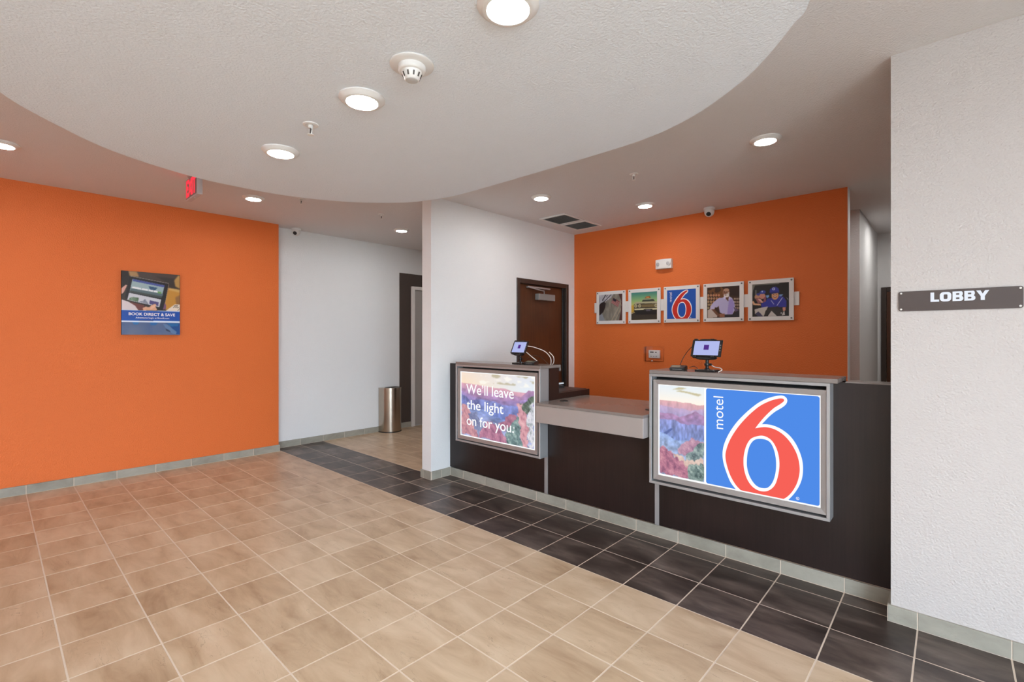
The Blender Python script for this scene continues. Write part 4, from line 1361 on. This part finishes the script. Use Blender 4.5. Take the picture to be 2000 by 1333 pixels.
def pic_baseball():
    P = Paint(130, 130, (22, 18, 18))
    q = quad((235, 318), (1112, 255), (1105, 1052), (230, 1075))
    P.poly(q((235, 320), (890, 272), (880, 300), (300, 340), (250, 470), (235, 560)), (120, 116, 104))
    P.poly(q((300, 450), (335, 445), (340, 600), (305, 610)), (110, 108, 100))
    # boys behind
    (c,) = q((350, 610)); P.ell(c, .07, .08, (196, 142, 110)); (c,) = q((395, 545)); P.ell(c, .07, .04, (58, 64, 140))
    P.poly(q((310, 640), (420, 640), (500, 740), (370, 760)), (150, 92, 92)); P.poly(q((360, 660), (430, 650), (510, 735), (460, 745)), (224, 168, 158))
    (c,) = q((480, 590)); P.ell(c, .085, .085, (206, 140, 122)); (c,) = q((490, 495)); P.ell(c, .085, .055, (52, 66, 160)); (c,) = q((478, 482)); P.ell(c, .022, .022, (190, 206, 232))
    P.poly(q((520, 620), (570, 590), (570, 720), (500, 740)), (150, 82, 96))
    P.poly(q((560, 570), (640, 565), (640, 610), (590, 640)), (120, 160, 214)); P.poly(q((880, 550), (975, 545), (940, 590), (880, 600)), (120, 160, 214))
    # boy in front
    P.poly(q((700, 640), (870, 590), (980, 600), (1050, 700), (1050, 840), (900, 850), (720, 850), (560, 850), (460, 860), (450, 760), (560, 720), (600, 640)), (44, 48, 158))
    A = q((960, 620), (830, 810), (690, 690), (760, 780)); P.line(A[0], A[1], .018, (214, 216, 240)); P.line(A[2], A[3], .015, (214, 216, 240))
    P.poly(q((232, 740), (250, 690), (300, 760), (440, 770), (445, 810), (260, 800)), (222, 170, 132))
    P.poly(q((960, 850), (1035, 850), (1025, 930), (970, 945)), (214, 146, 124))
    P.poly(q((290, 900), (450, 860), (620, 830), (560, 960), (510, 1066), (300, 1010)), (200, 190, 180)); P.poly(q((610, 1062), (700, 930), (830, 1056)), (206, 196, 190))
    P.poly(q((300, 1010), (380, 950), (440, 1000), (500, 1066), (380, 1070)), (66, 62, 92))
    P.poly(q((560, 930), (680, 850), (860, 830), (960, 930), (980, 1000), (930, 1040), (850, 1040), (700, 930), (600, 1000), (590, 1062), (520, 1062)), (38, 32, 32))
    P.poly(q((980, 950), (1010, 945), (1015, 1030), (940, 1045)), (206, 198, 194)); (c,) = q((930, 985)); P.ell(c, .014, .022, (230, 230, 230))
    (c,) = q((785, 575)); P.ell(c, .095, .125, (216, 156, 112))
    P.poly(q((655, 510), (665, 430), (720, 378), (800, 365), (865, 400), (885, 480), (870, 510), (700, 525)), (46, 50, 156)); P.poly(q((655, 505), (780, 480), (885, 480), (880, 510), (700, 535)), (32, 34, 120))
    (c,) = q((752, 418)); P.ell(c, .04, .04, (206, 210, 236)); P.ell(c, .02, .022, (90, 100, 180))
    (c,) = q((785, 600)); P.ell(c, .045, .026, (120, 46, 40)); (c,) = q((785, 594)); P.ell(c, .038, .010, (240, 226, 214))
    for e in ((750, 548), (822, 545)):
        (c,) = q(e); P.ell(c, .016, .01, (54, 32, 24))
    (c,) = q((785, 572)); P.ell(c, .014, .018, (196, 132, 94))
    P.poly(q((1040, 610), (1080, 640), (1110, 720), (1100, 700)), (150, 150, 160))
    P.blur(1)
    return P


cxs = [fX(x) for x in (-3.160, -2.7035, -2.2475, -1.7915, -1.334)]
for cx, fn, lb in ((cxs[0], pic_astronaut, 'square panel with a grey uniform sleeve and flag patch'), (cxs[1], pic_car, 'square panel with an old car under a green and yellow sky'),
                   (cxs[3], pic_man, 'square panel with a bearded man in a lilac shirt'), (cxs[4], pic_baseball, 'square panel with boys in blue baseball caps and shirts')):
    r, rc = wall_panel(cx, lb)
    fn().build('photo_print', rc, planeY(FY - 0.0006), 'print', r)
r, rc = wall_panel(cxs[2], 'square blue panel with a red numeral in the middle of the row')
obj('blue_field', shape([[(rc[0], rc[2]), (rc[1], rc[2]), (rc[1], rc[3]), (rc[0], rc[3])]], planeY(FY - 0.0006), 0.0004), 'logo_blue', r)
numeral(r, rc, planeY(FY - 0.0006), ('logo_white', 'logo_red'))


# ---- poster on the orange wall
def pic_poster():
    P = Paint(150, 180, (60, 48, 42))
    q = quad((110, 88), (1150, 165), (1150, 1225), (110, 1218))
    P.poly(q((110, 88), (240, 100), (230, 250), (150, 480), (110, 600)), (42, 34, 32))
    P.poly(q((225, 100), (370, 108), (410, 200), (250, 190)), (176, 138, 92))
    P.poly(q((370, 108), (1120, 165), (1040, 250), (1020, 320), (930, 300), (420, 200)), (76, 64, 58)); P.poly(q((700, 190), (1060, 230), (1020, 320), (940, 320)), (58, 50, 48))
    P.poly(q((1040, 260), (1110, 180), (1150, 170), (1150, 410), (1060, 370)), (186, 142, 78))
    P.poly(q((930, 390), (1150, 440), (1150, 720), (880, 790), (860, 650)), (196, 138, 52)); P.poly(q((930, 390), (1150, 425), (1150, 480), (930, 430)), (206, 164, 96)); P.poly(q((1060, 560), (1150, 520), (1150, 700), (1080, 700)), (150, 104, 56))
    P.blur(5)
    P.poly(q((110, 400), (180, 340), (205, 350), (150, 470), (110, 510)), (216, 164, 150))
    P.poly(q((250, 640), (500, 700), (480, 790), (380, 780)), (116, 62, 56))
    P.poly(q((240, 190), (262, 184), (935, 310), (930, 350), (850, 775), (830, 790), (180, 590), (170, 560)), (34, 30, 34))
    A = q((262, 188), (935, 314), (938, 330), (850, 770)); P.line(A[0], A[1], .010, (150, 140, 130)); P.line(A[2], A[3], .008, (170, 140, 116))
    P.poly(q((295, 235), (862, 348), (805, 575), (245, 470)), (158, 180, 184)); P.poly(q((305, 238), (862, 348), (855, 385), (298, 275)), (74, 86, 156))
    P.poly(q((270, 400), (835, 500), (805, 580), (245, 470)), (92, 110, 116)); P.poly(q((258, 440), (820, 545), (805, 580), (245, 470)), (70, 78, 76))
    P.poly(q((570, 362), (735, 392), (690, 440), (600, 425)), (56, 88, 120))
    for a, b in ((292, 445), (455, 565), (578, 655), (665, 735)):
        y = 370 + (a - 292) * .175; y2 = 370 + (b - 292) * .175
        P.poly(q((a, y), (b, y2), (b - 4, y2 + 32), (a - 4, y + 30)), (238, 238, 240))
    P.poly(q((738, 455), (805, 468), (800, 498), (735, 486)), (110, 160, 90))
    P.poly(q((238, 480), (800, 600), (765, 735), (205, 605)), (206, 206, 214))
    m = P.poly(q((300, 555), (405, 570), (390, 640), (230, 605), (250, 570)), (96, 124, 96)); speckle(P, m.astype(float), (60, 84, 64), (160, 176, 160), .7, 61, 40)
    m = P.poly(q((405, 640), (480, 620), (510, 590), (560, 660), (575, 690)), (110, 116, 136)); speckle(P, m.astype(float), (64, 70, 90), (190, 194, 204), .7, 62, 40)
    P.poly(q((595, 610), (755, 650), (745, 715), (585, 680)), (84, 76, 128))
    P.poly(q((470, 750), (520, 725), (580, 735), (640, 690), (690, 675), (710, 690), (700, 730), (730, 790), (480, 790)), (226, 168, 136)); P.poly(q((620, 720), (690, 690), (705, 700), (680, 740), (600, 780)), (240, 190, 160), .8)
    P.poly(q((830, 780), (860, 660), (885, 690), (890, 760)), (120, 80, 110))
    P.poly(q((115, 600), (230, 640), (340, 710), (395, 790), (115, 790)), (222, 208, 210))
    P.poly(q((880, 800), (1050, 685), (1150, 690), (1150, 815)), (236, 218, 200))
    for a, b in (((1030, 710), (1110, 710)), ((1020, 745), (1060, 720)), ((1060, 745), (1100, 725)), ((1090, 750), (1130, 735)), ((1105, 795), (1145, 760))):
        A = q(a, b); P.line(A[0], A[1], .008, (70, 56, 44))
    P.poly(q((110, 782), (1150, 812), (1150, 982), (110, 968)), (16, 78, 172)); P.poly(q((110, 780), (1150, 808), (1150, 818), (110, 788)), (190, 206, 236))
    P.poly(q((110, 968), (1150, 986), (1150, 1012), (110, 992)), (226, 236, 252))
    lower = P.V < q((110, 993))[0][1]
    t = np.clip(P.noise(3, 3, 3, 63), 0, 1)[..., None]
    lo_ = (np.array((66, 92, 140)) * (1 - t) + np.array((110, 120, 146)) * t) / 255
    P.a = np.where(lower[..., None] & (P.V < 0.2)[..., None], lo_, P.a)
    P.poly(q((290, 1000), (410, 1000), (380, 1040), (320, 1040)), (30, 120, 190), .8); P.poly(q((600, 1005), (740, 1008), (700, 1055), (610, 1050)), (26, 104, 176), .8)
    P.poly(q((860, 1012), (1150, 1018), (1150, 1215), (1080, 1215), (960, 1060)), (16, 74, 140)); P.poly(q((900, 1020), (1130, 1025), (1100, 1075), (980, 1075)), (24, 110, 170), .8)
    P.poly(q((830, 1030), (900, 1040), (1085, 1170), (1075, 1215), (1010, 1205), (880, 1100)), (96, 128, 172)); P.poly(q((880, 1110), (960, 1150), (975, 1180), (890, 1150)), (40, 52, 80), .8)
    P.blur(1)
    return P


PX = XO + 0.032
po = thing('canvas_poster', (XO + 0.016, 1.124, 1.418), 'canvas poster of hands holding a tablet over a blue text band', 'poster')
PR = (0.879, 1.369, 1.418, 2.052)
obj('canvas_box', B(XO, PX, *PR), 'canvas_edge', po)
pic_poster().build('poster_print', PR, planeX(PX + 0.0006), 'print', po)
u = lambda x: PR[0] + (x - 110) / 1040 * (PR[1] - PR[0])
PH = PR[3] - PR[2]
for w_ in words_of(text('BOOK DIRECT & SAVE', (u(230), u(1056), PR[2] + .305 * PH, PR[2] + .351 * PH), planeX(PX + 0.0014), 0.0006, 0.022), lambda c: c.y, 0.006):
    obj('lettering', w_, 'logo_white', po)
for w_ in words_of(text('Adventures begin at Motel6.com', (u(348), u(945), PR[2] + .250 * PH, PR[2] + .284 * PH), planeX(PX + 0.0014), 0.0005, 0.004), lambda c: c.y, 0.0035):
    obj('lettering', w_, 'logo_white', po)

# ---- emergency light, thermostat on the orange back wall
el = thing('emergency_light', (fX(-2.455), YB - 0.03, fZ(2.19)), 'white twin-lamp emergency light above the picture panels', 'emergency light')
ex0, ex1, ez0, ez1 = fX(-2.548), fX(-2.356), fZ(2.192), fZ(2.302)
bm = bmesh.new()
pts = [(ex0, YB), (ex1, YB)] + [(ex1 + (ex0 - ex1) * t, YB - 0.045 - 0.022 * math.sin(PI * t)) for t in np.linspace(0, 1, 12)]
prism(bm, pts, 'z', ez0, ez1)
bmesh.ops.bevel(bm, geom=[e for e in bm.edges if abs(e.verts[0].co.z - e.verts[1].co.z) < 1e-5], offset=0.004, segments=2, affect='EDGES')
obj('housing', bm, 'white_plastic', el, smooth=True)
for k, xx in enumerate((ex0 + 0.034, ex1 - 0.034)):
    bm = bmesh.new(); lathe(bm, [(0.027, 0.01), (0.028, -0.008), (0.024, -0.012), (0.022, -0.009)], 28, (xx, YB - 0.052, (ez0 + ez1) / 2), 'y')
    hd = obj('lamp_head', bm, 'white_plastic', el, smooth=True)
    bm = bmesh.new(); lathe(bm, [(0.022, -0.0085), (0.018, -0.0105), (0.006, -0.0115)], 24, (xx, YB - 0.052, (ez0 + ez1) / 2), 'y')
    obj('lamp_lens', bm, 'alu', hd, smooth=True)

th = thing('thermostat', (fX(-2.58), YB - 0.02, fZ(1.105)), 'white thermostat inside a clear plastic guard box on the orange wall', 'thermostat')
tx0, tx1, tz0, tz1 = fX(-2.646), fX(-2.506), fZ(1.144), fZ(1.241)
obj('body', B(tx0, tx1, YB - 0.03, YB - 0.002, tz0, tz1, 0.008, 3), 'white_plastic', th, smooth=True)
obj('display', B(tx0 + 0.022, tx0 + 0.066, YB - 0.0315, YB - 0.029, tz1 - 0.034, tz1 - 0.018), 'vent_dark', th)
obj('button', B(tx0 + 0.085, tx0 + 0.104, YB - 0.0315, YB - 0.029, tz1 - 0.033, tz1 - 0.021), 'vent_dark', th)
for k in range(3):
    obj('button', B(tx0 + 0.025 + 0.032 * k, tx0 + 0.045 + 0.032 * k, YB - 0.0315, YB - 0.029, tz0 + 0.018, tz0 + 0.026), 'grey_plastic', th)
gx0, gx1, gz0, gz1 = fX(-2.692), fX(-2.470), fZ(1.106), fZ(1.279)
bm = bmesh.new()
for a in ((gx0, gx1, YB - 0.062, YB - 0.059, gz0, gz1), (gx0, gx0 + 0.003, YB - 0.059, YB, gz0, gz1), (gx1 - 0.003, gx1, YB - 0.059, YB, gz0, gz1), (gx0, gx1, YB - 0.059, YB, gz0, gz0 + 0.003), (gx0, gx1, YB - 0.059, YB, gz1 - 0.003, gz1)):
    box(bm, *a)
obj('clear_guard', bm, 'clear_cover', th)
obj('guard_flange', ring_bars(gx0 - 0.006, gx1 + 0.006, gz0 - 0.006, gz1 + 0.006, 0.006, YB - 0.006, YB), 'clear_cover', th)
bm = bmesh.new(); lathe(bm, [(0.006, 0), (0.006, -0.012), (0.003, -0.014)], 12, ((gx0 + gx1) / 2, YB - 0.062, gz0 + 0.008), 'y'); obj('guard_lock', bm, 'white_plastic', th, smooth=True)
